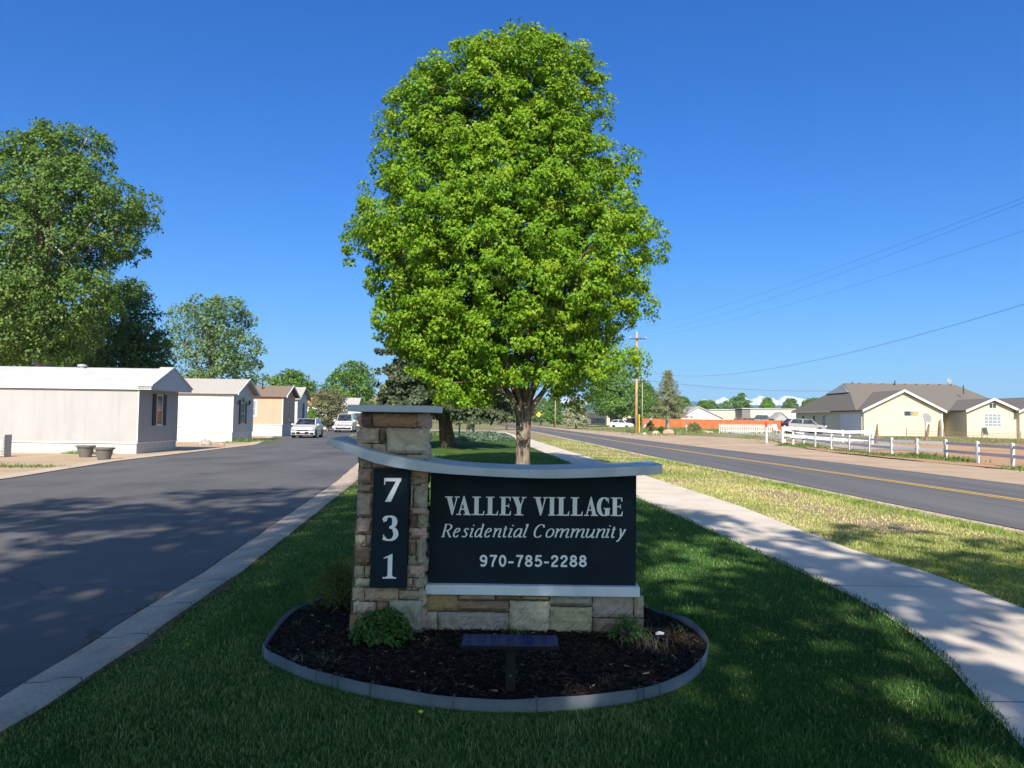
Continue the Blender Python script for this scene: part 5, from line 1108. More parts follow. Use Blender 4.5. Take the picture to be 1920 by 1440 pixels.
eave(X1, X2, zE, zP, YB-.35, YB+10)
def barge(x0, x1, zE, zP, y, ov=.3):
    xm = (x0+x1)/2; s_ = (zP-zE)/(xm-x0); dz = s_*ov
    pts = [(x0-ov, zE-dz-.04), (xm, zP-.04), (x1+ov, zE-dz-.04), (x1+ov, zE-dz+.18), (xm, zP+.19), (x0-ov, zE-dz+.18)]
    return MB().prism([(L2(a), zl(b)) for a, b in pts], y-YB-.06, y-YB, 'y').build('bargeboard', m_wtrim, hs)
barge(X1, X2, zE, zP, YB-.352)
window(hs, T(L2(A(1708, 775, YB).x), -.003, zl(A(1708, 775.5, YB).z)), 1.45, .55, cols=2, rows=1, fw=.05)
MB().box(L2(A(1710, 775, YB).x), L2(A(1721.5, 775, YB).x), -.05, -.040, zl(A(1716, 780, YB).z), zl(A(1716, 771, YB).z)).build('window_board', mat('plywood', (.42, .27, .13), .8, var=.4, scale=8), hs)
MB().box(L2(X2)-.06, L2(X2)+.04, -.10, -.004, -.3, zl(zE)-.1).build('downspout', m_white, hs)
# garage + side wing (west wall recedes)
GX = X1+.02; YG = YB+18
MB().box(L2(GX), L2(GX)+6, .02+B, YG-YB, -.3, zl(zE)).build('wall', m_tanw, hs)
MB().box(-.012, -.001, .02, B-.02, -.3, zl(zE)-.02).build('side_cladding', m_tanw, hs)
MB().box(-.05, -.014, .5, 5.3, -.25, 2.15).build('garage_door', m_gdoor, hs)
MB().box(-.07, -.013, .36, .49, -.3, 2.25).box(-.07, -.013, 5.31, 5.44, -.3, 2.25).box(-.07, -.013, .36, 5.44, 2.251, 2.36).build('door_trim', m_tanw, hs)
Mw = Rz(R(-90))
for yy, ww, cu in ((9.6, 1.0, True), (12.4, .7, False), (15.6, .9, False)): window(hs, T(L2(GX)-.003, yy, 1.35) @ Mw, ww, 1.45, curtain=cu)
MB().box(-.14, -.02, 7.1, 7.2, 1.75, 1.85).build('wall_lamp', m_white, hs)
# main roof: ridge along X, hip to the east, dutch gable to the west
zR = A(1600, 718.5, 84).z; xr0 = A(1588, 718, 84).x; xr1 = A(1790, 720, 84).x; yR = 84.; zEv = zE
def poly(name, pts, faces, m): return MB().add([(L2(a), b-YB, zl(c_)) for a, b, c_ in pts], faces).build(name, m, hs)
yF, yK = YB+.8, YG+.6; xW = GX-.45; xE = A(1845, 748, 80).x+1.5
# lower west slope + front/back slopes as one closed body
xg = xr0; zg = A(1552, 745, 84).z
k_ = (zR-zEv)/(yR-yF)
V = [(xW, yF, zEv), (xE, yF, zEv), (xE, yK, zEv), (xW, yK, zEv), (xr0, yR, zR), (xr1, yR, zR)]
xg2 = xW+(xr0-xW)*.62; zg2 = zEv+(zR-zEv)*.62
V = [(xW, yF, zEv), (xE, yF, zEv), (xE, yK, zEv), (xW, yK, zEv), (xr0-.3, yR, zR), (xr1, yR, zR), (xg2, yR-(zR-zg2)/k_, zg2), (xg2, yR+(zR-zg2)/k_, zg2)]
F = [(0, 1, 5, 4, 6), (1, 2, 5), (2, 3, 7, 4, 5), (3, 0, 6, 7), (6, 4, 7), (3, 2, 1, 0)]
poly('roof', V, F, m_shd)
V = [(xg2-.12, yR-(zR-zg2)/k_+.25, zg2+.06), (xg2-.12, yR+(zR-zg2)/k_-.25, zg2+.06), (xr0-.42, yR, zR-.14), (xg2+.2, yR-(zR-zg2)/k_+.25, zg2+.06), (xg2+.2, yR+(zR-zg2)/k_-.25, zg2+.06), (xr0+.1, yR, zR-.14)]
poly('gable_vent', V, [(1, 0, 2), (3, 4, 5), (0, 1, 4, 3), (1, 2, 5, 4), (2, 0, 3, 5)], m_gvent)
MB().box(L2(xW)-.0, L2(xW)+.08, 7.0, YG-YB+.5, zl(zEv)-.14, zl(zEv)-.001).build('gutter', m_tanw, hs)
for i in range(9):
    x = xr0+1.2+i*1.25; MB().box(L2(x), L2(x)+.3, yR-YB-.42, yR-YB-.12, zl(zR)-.16, zl(zR)+.02).build('roof_vent', m_shb, hs)
for x, y_, h_ in ((xr0+.5, yR-.2, .35), (A(1691, 722, 82).x, 83.5, .55), (A(1812, 745, 79).x, 79.5, .9)): MB().tube([(L2(x), y_-YB, zl(zR)-(1.2 if y_ < 81 else .2)), (L2(x), y_-YB, zl(zR)-(1.2 if y_ < 81 else .2)+h_)], .06, 8).build('vent_pipe', m_dkgrey, hs)
MB().lathe([(.0, 0), (.2, .02), (.27, .07), (.28, .08)], 16, T(L2(A(1778, 713, 84).x), yR-YB-.1, zl(zR)+.38) @ Matrix.Rotation(R(75), 4, 'X')).tube([(L2(A(1777, 713, 84).x), yR-YB, zl(zR)-.05), (L2(A(1777, 713, 84).x), yR-YB, zl(zR)+.4)], .03, 6).build('satellite_dish', m_dish, hs)
# block 2
MB().prism([(L2(X3), -.35), (L2(X4), -.35), (L2(X4), zl(zE3)), (L2((X3+X4)/2), zl(zP3)-.05), (L2(X3), zl(zE3))], YB3-YB, 7, 'y').build('wall', m_yel2, hs)
MB().box(L2(X2)+.002, L2(X3)-.002, 2.2, 7, -.3, zl(zE)-.01).build('wall', m_yel2, hs)
eave(X3, X4, zE3, zP3, YB3-.35, YB+9); barge(X3, X4, zE3, zP3, YB3-.352)
window(hs, T(L2(A(1861, 788.5, YB3).x), YB3-YB-.003, zl(A(1861, 788, YB3).z)), 1.65, 1.28, cols=4, rows=4, curtain=True, fw=.06)
window(hs, T(L2(A(1861, 761.5, YB3).x), YB3-YB-.003, zl(A(1861, 761, YB3).z)), .72, .50, cols=2, rows=1, fw=.04)
# block 3
X5 = A(1912, 800, YB3-.5).x; X6 = X5+6
MB().prism([(L2(X5), -.35), (L2(X6), -.35), (L2(X6), zl(zE3)), (L2((X5+X6)/2), zl(zP3)+.2), (L2(X5), zl(zE3))], YB3-.5-YB, 7, 'y').build('wall', m_yel2, hs)
eave(X5, X6, zE3, zP3+.25, YB3-.85, YB+9); barge(X5, X6, zE3, zP3+.25, YB3-.852)
zq = A(1880, 747.5, 80).z
poly('roof', [(X3-3, YB+1, zE3), (X6+6, YB+1, zE3), (X6+6, YB+16, zE3), (X3-3, YB+16, zE3), (X3-.5, YB+6, zq), (X6+6, YB+6, zq)], [(0, 1, 5, 4), (1, 2, 5), (2, 3, 4, 5), (3, 0, 4), (3, 2, 1, 0)], m_shd)
MB().lathe([(.0, 0), (.2, .02), (.34, .08), (.36, .1)], 16, T(L2(A(1900, 755, 74).x), 1.2, zl(A(1900, 755, 76).z)) @ Matrix.Rotation(R(70), 4, 'X')).build('satellite_dish', m_dkgrey, hs)
# ---- other buildings
wg = thing('gabled_house', 'small white gabled house behind the orange fence', 'house', (A(1276, 790, 160).x, 160, .5))
a_, b_ = A(1278, 790, 160).x, A(1356, 790, 160).x; w_ = b_-a_; ze = A(1300, 783.5, 160).z-.5; zp = A(1308, 763.5, 160).z-.5
m_ww = mat('white_wall', (.58, .58, .59), .6, var=.03)
MB().prism([(0, -.2), (w_, -.2), (w_, ze), (w_*.42, zp), (0, ze)], 0, 10, 'y').build('wall', m_ww, wg)
MB().prism([(-.3, ze-.12), (w_*.42, zp), (w_+.3, ze-.12), (w_+.3, ze+.1), (w_*.42, zp+.25), (-.3, ze+.1)], -.3, 10.3, 'y').build('roof', m_shg, wg)
for x in (w_*.16, w_*.78): window(wg, T(x, -.003, 1.3), .9, .8, curtain=True)
wh = thing('warehouse', 'long cream metal warehouse with wide roller doors under the mountains', 'warehouse', (A(1330, 790, 205).x, 205, .5))
w_ = A(1490, 790, 205).x-A(1330, 790, 205).x; zt_ = A(1400, 767.5, 205).z-.5; m_cream = mat('cream_metal', (.52, .47, .35), .6, var=.04); m_gryw = mat('grey_metal', (.16, .15, .15), .6)
MB().box(0, w_*.40, 0, 20, -.2, zt_-.3).box(w_*.40+.01, w_+8, -6, 20, -.2, zt_).build('wall', m_cream, wh)
MB().box(w_*.40-2.2, w_*.40-.0, -6, -.01, -.2, zt_-.2).build('side_wall', m_gryw, wh); MB().box(-.3, w_*.40-2.3, -.3, 20.3, zt_-.299, zt_-.1).box(w_*.40-2.29, w_+8.3, -6.3, 20.3, zt_+.001, zt_+.2).build('roof', m_wroof, wh)
for x in (w_*.50, w_*.74): MB().box(x, x+4.2, -6.06, -6.001, -.2, zt_*.74).build('roller_door', mat('roller', (.70, .68, .62), .6, var=.03), wh)
MB().box(w_*.22, w_*.34, -.06, -.001, -.2, zt_*.6).build('roller_door', m_cream, wh)
sd = thing('garden_shed', 'small grey gabled shed left of the yellow house', 'shed', (A(1452, 790, 138).x, 138, .5))
w_ = A(1478, 790, 138).x-A(1452, 790, 138).x; ze = A(1460, 785, 138).z-.5; zp = A(1463, 774, 138).z-.5
MB().prism([(0, -.1), (w_, -.1), (w_, ze), (w_/2, zp), (0, ze)], 0, 3, 'y').build('wall', mat('shed_grey', (.30, .31, .33), .7), sd); MB().prism([(-.2, ze-.15), (w_/2, zp), (w_+.2, ze-.15), (w_+.2, ze), (w_/2, zp+.15), (-.2, ze)], -.2, 3.3, 'y').build('roof', m_shg, sd)
MB().box(w_*.4, w_*.75, -.03, -.001, -.1, 1.3).build('door', m_dkgrey, sd)
lb = thing('low_building', 'long low cream building with dark doorways behind the spreading tree', 'building', (A(1138, 798, 188).x, 188, .1), R(0))
w_ = A(1225, 798, 188).x-A(1138, 798, 188).x; zt_ = A(1150, 775.5, 188).z; a2 = A(1102, 798, 205).x-A(1138, 798, 188).x
m_lbs = mat('low_grey', (.36, .36, .38), .6)
MB().prism([(0, 0), (w_, 0), (w_, 20), (a2, 20)][::1], -.1, zt_, 'z').build('wall', m_cream, lb); MB().prism([(-.5, -.5), (w_+.3, -.5), (w_+.3, 20.3), (a2-.6, 20.3)], zt_+.001, zt_+.35, 'z').build('roof', m_wroof, lb)
MB().box(w_*.06, w_*.34, -.05, -.001, -.1, zt_*.72).build('doorway', m_blk, lb); MB().box(w_*.42, w_*.60, -.05, -.001, -.1, zt_*.66).build('doorway', m_blk, lb)
for k in range(8):
    f = .1+.11*k; MB().box(a2*f-.5, a2*f+.1, 20*f-1.2, 20*f-.1, zt_*.25, zt_*.62).build('window', m_glass, lb)
# ================================================================== FENCES, POLES
m_vin = mat('white_vinyl', (.58, .58, .58), .45, .35, var=.05, scale=2, bump=0)
def rail_fence(label, pts, hgt, rails, pw=.11, group=None, rh=.13, yawrot=0):
    """pts: ground points of the posts"""
    r = thing('rail_fence', label, 'fence', (pts[0].x, pts[0].y, 0), 0, group); o = Vector((pts[0].x, pts[0].y, 0))
    for p in pts:
        q = p-o; MB().box(q.x-pw/2, q.x+pw/2, q.y-pw/2, q.y+pw/2, p.z-.1, p.z+hgt).add([(q.x-pw*.6, q.y-pw*.6, p.z+hgt), (q.x+pw*.6, q.y-pw*.6, p.z+hgt), (q.x+pw*.6, q.y+pw*.6, p.z+hgt), (q.x-pw*.6, q.y+pw*.6, p.z+hgt), (q.x, q.y, p.z+hgt+.04)], [(3, 2, 1, 0), (0, 1, 4), (1, 2, 4), (2, 3, 4), (3, 0, 4)]).build('post', m_vin, r)
    for a, b in zip(pts[:-1], pts[1:]):
        d = (b-a); d.z = 0; L_ = d.length; ang = math.atan2(d.y, d.x)
        for z in rails:
            sl = math.atan2(b.z-a.z, L_); MB().box(pw/2, L_-pw/2, -.02, .02, z-rh/2, z+rh/2).build('rail', m_vin, r).matrix_local = Matrix.Translation(a-o) @ Rz(ang) @ Matrix.Rotation(-sl, 4, 'Y')
    return r
fp = [G(u, v) for u, v in ((1467, 827), (1487, 831), (1507, 834.5), (1529, 838.5), (1559, 842.5), (1593, 846), (1631, 850.5), (1672, 855), (1720, 858.5), (1773.5, 862), (1833, 869), (1899, 876), (1975, 886), (2060, 897))]
rail_fence('white two rail vinyl fence running along the dirt shoulder toward the right edge', fp, .92, (.78, .42))
fp2 = [fp[0]+Vector((.35, .6, 0)), G(1580, 834), G(1636, 833)]
rail_fence('white rail fence section turning back from the road toward the yellow house', fp2, 1.0, (.86, .34), rh=.2)
# picket fence
a = G(1349, 812.5); b = G(1446, 812); pk = thing('picket_fence', 'low white picket fence around a yard in front of the orange fence', 'fence', a)
L_ = A(1446, 812, a.y).x-a.x; n = 28
for i in range(n+1):
    x = L_*i/n; MB().prism([(x-.038, .02), (x+.038, .02), (x+.038, .92), (x, 1.0), (x-.038, .92)], -.015, .015, 'y').build('picket', m_vin, pk)
MB().box(0, L_, .016, .05, .25, .33).build('rail', m_vin, pk); MB().box(0, L_, .016, .05, .70, .78).build('rail', m_vin, pk)
# orange fence
m_of = line_mat('orange_boards', (.40, .125, .045), 'x', .15, .7, .62, .12, .7, .22, 1.2)
a = A(1203, 800, 128); b = A(1478, 800, 128); of = thing('board_fence', 'long orange stained wooden board fence behind the picket fence', 'fence', (a.x, 128, .45)); L_ = b.x-a.x
MB().box(0, L_, -.02, .02, -.2, 1.62).build('boards', m_of, of)
for i in range(12): MB().box(i*L_/11-.05, i*L_/11+.05, .022, .12, -.2, 1.68).build('post', m_barkd, of)
# utility poles
m_pole = bark('pole_wood', (.26, .17, .09), (.55, .38, .22), 4); m_poleg = bark('pole_grey', (.18, .15, .13), (.40, .34, .28), 4)
def pole(name, label, base, h, r, m, arm=None, az=0, ins=True, group=None):
    t_ = thing(name, label, 'pole', base, az, group); MB().tube([(0, 0, -.2), (0, 0, h*.5), (0, 0, h)], [r, r*.85, r*.7], 10).build('pole', m, t_, smooth=True)
    if arm:
        z, w_ = arm; MB().box(-w_*.45, w_*.55, -.14-r, -.04-r*.6, z-.06, z+.06).build('crossarm', m_barkd, t_)
        for x in (-w_*.42, w_*.52): MB().lathe([(.03, 0), (.06, .05), (.05, .12), (.02, .17)], 8, T(x, -.09-r, z+.065)).build('insulator', m_white, t_)
        MB().lathe([(.03, 0), (.06, .05), (.05, .12), (.02, .17)], 8, T(0, 0, h)).build('insulator', m_white, t_)
    return t_
P0 = G(1193, 812.8); h0 = A(1193, 624, P0.y).z-P0.z; az_ = A(1193, 635.5, P0.y).z-P0.z
up = pole('utility_pole', 'tall tan wooden utility pole with crossarm and yellow guy guard beside the road', P0, h0, .19, m_pole, (az_, 2.0))
MB().lathe([(.13, 0), (.15, .05), (.15, .65), (.10, .72)], 12, T(.16, -.22, A(1193, 687, P0.y).z-P0.z)).build('transformer', m_wtrim, up)
MB().tube([(.34, -.15, 0), (.30, -.15, 2.3)], .06, 8).build('guy_guard', mat('guard_yellow', (.75, .45, .02), .5, bump=0), up)
MB().box(-.10, .10, -.25, -.17, A(1193, 700, P0.y).z-P0.z-.6, A(1193, 700, P0.y).z-P0.z).build('sleeve', m_dkgrey, up)
P1 = A(1041, 800, 158); pole('utility_pole', 'small distant wooden utility pole seen just right of the maple trunk', (P1.x, 158, .0), A(1041, 717, 158).z, .16, m_poleg, (A(1041, 724.5, 158).z, 1.6))
P2_ = A(1204, 801, 118); pole('lamp_pole', 'slim grey pole with a short flat lamp arm right behind the tall utility pole', (P2_.x, 118, .3), A(1204, 712, 118).z, .10, m_poleg, (A(1204, 713, 118).z-.4, 1.1))
P3 = Vector((20.5, -6, 0)); pole('utility_pole', 'wooden utility pole behind the viewer at the right side of the road', P3, 11.6, .19, m_pole, (10.9, 2.0))
m_wire = mat('wire_black', (.03, .03, .035), .6, bump=0)
def wire(label, pxs, Y0=P0.y, r=.0045, start=None):
    """pxs: (Y, v) samples in the vertical plane of the pole line"""
    dx = (P3.x-P0.x)/(P3.y-P0.y); Ys = np.array([p[0] for p in pxs]); Z = []
    for Y, v in pxs:
        x = P0.x+dx*(Y-P0.y); u = 960+1443*x/Y
        Z.append(A(u, v, Y).z)
    co = np.polyfit(Ys, Z, 2); y = np.linspace(P3.y, P0.y, 40)
    o = MB().tube([(P0.x+dx*(q-P0.y), q, float(np.polyval(co, q))) for q in y], r, 5).build('power_line', m_wire); return tag(o, label, 'power line', 'overhead lines along the road')
U = lambda Y: 960+1443*(P0.x+(P3.x-P0.x)/(P3.y-P0.y)*(Y-P0.y))/Y
def wv(pts):   # image points (u,v) -> (Y,v)
    out = []
    for u, v in pts:
        Y = min(np.linspace(20, P0.y, 400), key=lambda q: abs(U(q)-u)); out.append((float(Y), v))
    return out
wire('highest thin overhead line crossing the sky at the right', wv([(1212, 612), (1516, 520), (1700, 455), (1918, 373)]))
wire('second highest overhead line, just under the topmost one', wv([(1212, 624), (1516, 534), (1700, 469), (1918, 381)]))
wire('third overhead line, midway down the sky at the right', wv([(1218, 630), (1516, 560), (1700, 506), (1918, 435)]))
wire('lowest sagging overhead line, near the house roof', wv([(1200, 694), (1516, 677), (1700, 638), (1918, 570)]), r=.008)
a = A(1207, 713, 118); b = A(1600, 733, 118)
tag(MB().tube([a+(b-a)*i/12-Vector((0, 0, 1.2*math.sin(math.pi*i/12)*.5)) for i in range(13)], .018, 4).build('power_line', m_wire), 'faint level overhead line from the slim pole to the house', 'power line')
for du, dv in ((0, 0), (6, 3)):
    a = P0+Vector((.5 if du else -.3, 0, az_+.2)); b = Vector((P1.x, 158, A(1041, 722+dv, 158).z))
    tag(MB().tube([a+(b-a)*i/10-Vector((0, 0, .9*math.sin(math.pi*i/10))) for i in range(11)], .012, 4).build('power_line', m_wire), 'overhead line between the tall and the distant pole, '+('upper' if not du else 'lower')+' one', 'power line')
# lawn lamp post
p = G(861, 831); lp = thing('lamp_post', 'short grey metal post between the two spruces on the lawn', 'post', (p.x, p.y, 0)); MB().tube([(0, 0, 0), (0, 0, 2.6)], .055, 10).build('post', m_galv, lp); MB().lathe([(.05, 0), (.10, .05), (.12, .22), (.04, .28)], 12, T(0, 0, 2.6)).build('lamp_head', m_dkgrey, lp)
# road sign
p = A(1010, 777, 150); rs = thing('road_sign', 'yellow diamond warning sign beside the road, seen right of the maple trunk', 'road sign', (p.x, 150, 0)); s_ = .55
MB().prism([(0, -s_*1.0), (s_, 0), (0, s_), (-s_, 0)], -.02, .0, 'y', T(0, 0, p.z)).build('sign_face', mat('sign_yellow', (.78, .48, .02), .5, bump=0), rs)
MB().tube([(0, .03, 0), (0, .03, p.z+.4)], .04, 8).build('post', m_galv, rs); MB().prism([(-.22, -.16), (-.10, -.16), (-.10, .02), (.10, .02), (.10, -.16), (.18, -.16), (.18, .10), (-.10, .10), (-.10, .22), (-.22, .05)], -.026, -.0205, 'y', T(0, 0, p.z)).build('symbol', m_blk, rs)
# leaning white post, marker post
p = G(1143, 799); tag(MB().tube([(0, 0, 0), (1.9, 0, 2.3)], .09, 8).build('leaning_post', m_white), 'white pole leaning beside the spreading tree trunk', 'pole').location = (p.x, 125, .1)
p = G(1437, 831); mk = thing('marker_post', 'white roadside marker post with a red top in front of the picket fence', 'post', p); MB().box(-.06, .06, -.05, .05, 0, 1.1).build('post', m_vin, mk, bevel=.01); MB().box(-.065, .065, -.055, .055, 1.101, 1.42).box(-.03, .03, -.02, .02, 1.42, 1.5).build('red_cap', mat('red_paint', (.65, .03, .03), .4, bump=0), mk, bevel=.01)
# yard posts
m_oldwood = bark('old_wood', (.10, .07, .05), (.28, .20, .14), 7)
for u, vb, vt, ul, lab in ((1643, 831, 795, 1645, 'short weathered post left of the yellow gable window, behind the white fence'), (1736, 826, 795, 1742, 'leaning weathered post in front of the satellite dish on its pole'), (1762, 819, 786, 1763, 'tall weathered post at the right corner of the yellow gable wall')):
    b = G(u, vb); t_ = A(ul, vt, b.y); tag(MB().tube([(0, 0, -.1), tuple((t_-b)*.5), tuple(t_-b)], [.13, .11, .05], 7).build('wooden_post', m_oldwood), lab, 'post', 'weathered posts in the yard').location = b
b = G(1735, 824); t_ = A(1735, 791, b.y); sdh = thing('satellite_dish', 'grey satellite dish on a thin pole in front of the yellow gable wall', 'satellite dish', b); hh = t_.z-b.z
MB().tube([(0, 0, 0), (0, 0, hh)], .035, 8).build('pole', m_galv, sdh); MB().lathe([(0, 0), (.2, .02), (.40, .10), (.42, .13), (.40, .13)], 18, T(.05, -.05, hh+.30) @ Matrix.Rotation(R(-20), 4, 'Z') @ Matrix.Rotation(R(65), 4, 'X') @ Matrix.Rotation(R(35), 4, 'Y')).build('dish', m_dish, sdh); MB().tube([(0, 0, hh), (-.35, -.45, hh+.15)], .02, 6).build('arm', m_galv, sdh)
# bicycle pair by the garage
def bicycle(label, p, rz, c):
    r = thing('bicycle', label, 'bicycle', p, rz, 'bicycles leaning at the garage door')
    for x in (-.5, .5):
        w_ = MB(); n = 20; w_.tube([(x+.33*math.cos(2*math.pi*i/n), 0, .34+.33*math.sin(2*math.pi*i/n)) for i in range(n+1)], .022, 6, cap=False); w_.build('wheel', mat_tyre, r)
    cm = mat('bike_frame', c, .3, .5, bump=0)
    MB().tube([(-.5, 0, .34), (-.05, 0, .30), (-.18, 0, .80), (-.5, 0, .34)], .018, 6).tube([(-.05, 0, .30), (.36, 0, .85), (-.15, 0, .72)], .02, 6).tube([(.36, 0, .92), (.5, 0, .34)], .018, 6).build('frame', cm, r)
    MB().box(-.30, -.08, -.06, .06, .82, .87).build('saddle', m_blk, r, bevel=.02); MB().tube([(.36, -.26, 1.0), (.38, 0, .95), (.36, .26, 1.0)], .016, 6).build('handlebar', m_blk, r)
b = G(1592, 812.5); bicycle('red bicycle, the nearer of two at the garage door', b, R(5), (.35, .03, .03)); bicycle('dark bicycle standing behind the red one at the garage door', b+Vector((.6, .6, 0)), R(-12), (.03, .035, .05))
# grill and chairs
b = G(1556, 812.5); gl_ = thing('kettle_grill', 'black kettle grill with pale lid beside the garage door', 'grill', b)
MB().lathe([(.08, .55), (.24, .62), (.29, .74), (.29, .78)], 16).build('bowl', m_blk, gl_); MB().lathe([(.29, .785), (.26, .90), (.12, .98), (.03, 1.0)], 16).build('lid', m_headl, gl_)
for k in range(3): a2 = k*2.09; MB().tube([(.12*math.cos(a2), .12*math.sin(a2), .6), (.30*math.cos(a2), .30*math.sin(a2), 0)], .015, 5).build('leg', m_blk, gl_)
def chair(label, p, rz, m_):
    r = thing('garden_chair', label, 'chair', p, rz); MB().box(-.25, .25, -.24, .24, .40, .44).build('seat', m_, r); MB().add([(-.25, .20, .42), (.25, .20, .42), (.25, .40, 1.0), (-.25, .40, 1.0), (-.25, .23, .42), (.25, .23, .42), (.25, .43, 1.0), (-.25, .43, 1.0)], [(0, 1, 2, 3), (7, 6, 5, 4), (0, 4, 5, 1), (3, 2, 6, 7), (1, 5, 6, 2), (0, 3, 7, 4)]).build('backrest', m_, r)
    for x in (-.23, .23):
        for y in (-.22, .22): MB().tube([(x, y, .4), (x*1.1, y*1.1, 0)], .016, 5).build('leg', m_, r)
chair('metal garden chair in front of the right hand yellow gable', G(1852, 824), R(110), mat('chair_metal', (.25, .27, .28), .4, .5)); chair('white plastic garden chair left of the silver car', G(1457, 815), R(20), m_white)
# wire fence in the yard
m_rust = mat('rusty_wire', (.20, .13, .09), .8, bump=0); a = G(1700, 828); b = G(1990, 838); wf = thing('wire_fence', 'low rusty wire mesh fence across the yard in front of the yellow house', 'fence', (a.x, a.y, a.z)); d = b-a; mb = MB()
for z in (.1, .35, .6, .8): mb.tube([(0, 0, z), (d.x, d.y, z+d.z)], .010, 4)
for i in range(110): f = i/109; mb.tube([(d.x*f, d.y*f, 0+d.z*f), (d.x*f, d.y*f, .82+d.z*f)], .008, 4)
mb.build('mesh', m_rust, wf)
for i in range(5): f = i/4; MB().tube([(d.x*f, d.y*f, d.z*f-.1), (d.x*f, d.y*f, d.z*f+1.0)], .03, 5).build('post', m_rust, wf)
# orange marker flags
for u, v, lab in ((1678, 846, 'tiny orange flag in the red dirt behind the fence, the left one'), (1808, 858, 'tiny orange flag in the red dirt behind the fence, the right one')):
    b = G(u, v); r = thing('marker_flag', lab, 'flag', b); MB().box(-.005, .005, -.005, .005, 0, .3).build('stake', m_galv, r); MB().box(.006, .15, -.004, .004, .16, .30).build('flag', mat('flag_orange', (.8, .12, .02), .6, bump=0), r)
# rocks
def rock(label, u, v, s, c, seed, group='landscape rocks by the road', flat=.65, loc=None):
    rng = np.random.default_rng(seed); b = loc or G(u, v); me = MB(); n1, n2 = 9, 14; vs = []; 
    for i in range(n1):
        ph = math.pi*i/(n1-1)
        for k in range(n2): th = 2*math.pi*k/n2; q = 1+.12*math.sin(3*th+seed)*math.sin(2*ph)+rng.normal(0, .05); vs.append((s*q*math.sin(ph)*math.cos(th), s*q*.8*math.sin(ph)*math.sin(th), s*flat*(q*math.cos(ph))+s*flat*.4))
    fs = [(i*n2+k, (i+1)*n2+k, (i+1)*n2+(k+1) % n2, i*n2+(k+1) % n2) for i in range(n1-1) for k in range(n2)]
    me.add(vs, fs); o = me.build('rock', mat('rock_%d' % seed, c, .9, .1, var=.3, scale=4, bump=.6, bscale=9, bdist=.03), None); o.location = b; return tag(o, label, 'rock', group)
rock('reddish boulder at the foot of the pale trunked conifer', 1253, 815, .62, (.48, .27, .20), 1); rock('tan boulder left of the dark bush near the conifer', 1229, 814, .42, (.48, .36, .26), 2); rock('small tan rock right of the yellow guy guard', 1208, 815, .25, (.5, .38, .28), 3); rock('pair of low pink stones right of the conifer boulder', 1330, 812, .45, (.55, .33, .26), 4, flat=.35); rock('low pink stone at the right of the rock pile', 1322, 810, .4, (.5, .30, .24), 5, flat=.3)
rock('pale rounded rock on the ground at the second mobile home', 384, 834.5, .34, (.36, .31, .27), 6, None); rock('low reddish rock near the corner of the second mobile home', 414, 834.5, .22, (.34, .24, .20), 7, None, flat=.4)
for i, (u, v, w_, h_, lab) in enumerate([(1219, 808, .9, 1.3, 'scrubby dark bush beside the tall utility pole'), (1300, 810, 1.5, 1.0, 'scruffy grey green bush near the orange fence, left of the picket fence'), (1240, 812, .8, .6, 'low dark bush between the boulders')]):
    b = G(u, v); mound('bush', lab, b, w_*.6, .6, h_, 60, 26, .10, LF['grey' if i == 1 else 'dark'], 80+i, crad=.16)
# hydrant-like white stub
b = G(1287, 808); tag(MB().lathe([(.10, 0), (.10, .55), (.14, .56), (.14, .64), (.05, .74)], 12).build('pipe_stub', m_white), 'short white standpipe among the rocks in front of the orange fence', 'standpipe').location = b
# planters by home 1
for u, v, lab in ((160, 857, 'grey plastic plant pot against the skirting, the left of two'), (195, 862, 'grey plastic plant pot against the skirting, the right of two')):
    b = G(u, v); pt_ = thing('plant_pot', lab, 'plant pot', (b.x, min(b.y, 31.0), -.004), 0, 'two grey plant pots'); MB().lathe([(.20, 0), (.29, .36), (.335, .37), (.335, .43), (.30, .43), (.28, .38)], 20).build('pot', mat('pot_grey', (.12, .11, .105), .6, .3), pt_, smooth=False); MB().lathe([(.0, .36), (.275, .38)], 20).build('soil', m_mulch, pt_)
b = G(3, 857); ck = thing('slatted_crate', 'stack of pale slatted crates cut off by the left edge of the picture', 'crate', (b.x-.35, min(b.y, 30.6), 0))
for k in range(8): MB().box(-.45, .45, -.03, .0, .03+k*.095, .09+k*.095).build('slat', m_alum, ck)
MB().box(-.43, -.37, .001, .4, 0, .8).build('frame', m_alum, ck); MB().box(.37, .43, .001, .4, 0, .8).build('frame', m_alum, ck)
# weeds
wp = [(q.x, q.y) for q in fp]
def alongpts(P, off=0):
    def f(t): 
        k = t*(len(P)-1); i = min(int(k), len(P)-2); g = k-i; return (P[i][0]+(P[i+1][0]-P[i][0])*g-off, P[i][1]+(P[i+1][1]-P[i][1])*g)
    return f
weeds('fence_weeds', alongpts(wp, .2), 15000, .20, 'green weeds growing along the white rail fence', m_weed, .38, wid=.03)
weeds('yard_weeds', lambda t: (20+t*22+random.uniform(-2, 2), 58+random.uniform(-3, 10)), 6000, .22, 'scattered weeds in the yard before the yellow house', m_weed, .8, wid=.05)
weeds('rough_weeds', lambda t: (far_e(80+t*60)+5+random.uniform(0, 14), 76+t*60), 9000, .30, 'rough dry grass around the poles and rocks across the road', m_weed, 1.2, wid=.07)
weeds('skirting_weeds', lambda t: (-23+t*7.0, 30.7+random.uniform(-.25, .25)), 2600, .16, 'weeds growing along the skirting of the nearest mobile home', m_weed, .12, wid=.02)
weeds('kerb_weeds', lambda t: (st_left(23)-3+t*2.6, 22.6+t*.4), 900, .10, 'grass patch at the far kerb near the left edge', m_weed, .25, wid=.02)
weeds('corner_weeds', lambda t: (-16.7+t*1.2, 45.2+t*6), 2500, .20, 'weeds at the corner of the second mobile home', m_weed, .35, wid=.03)
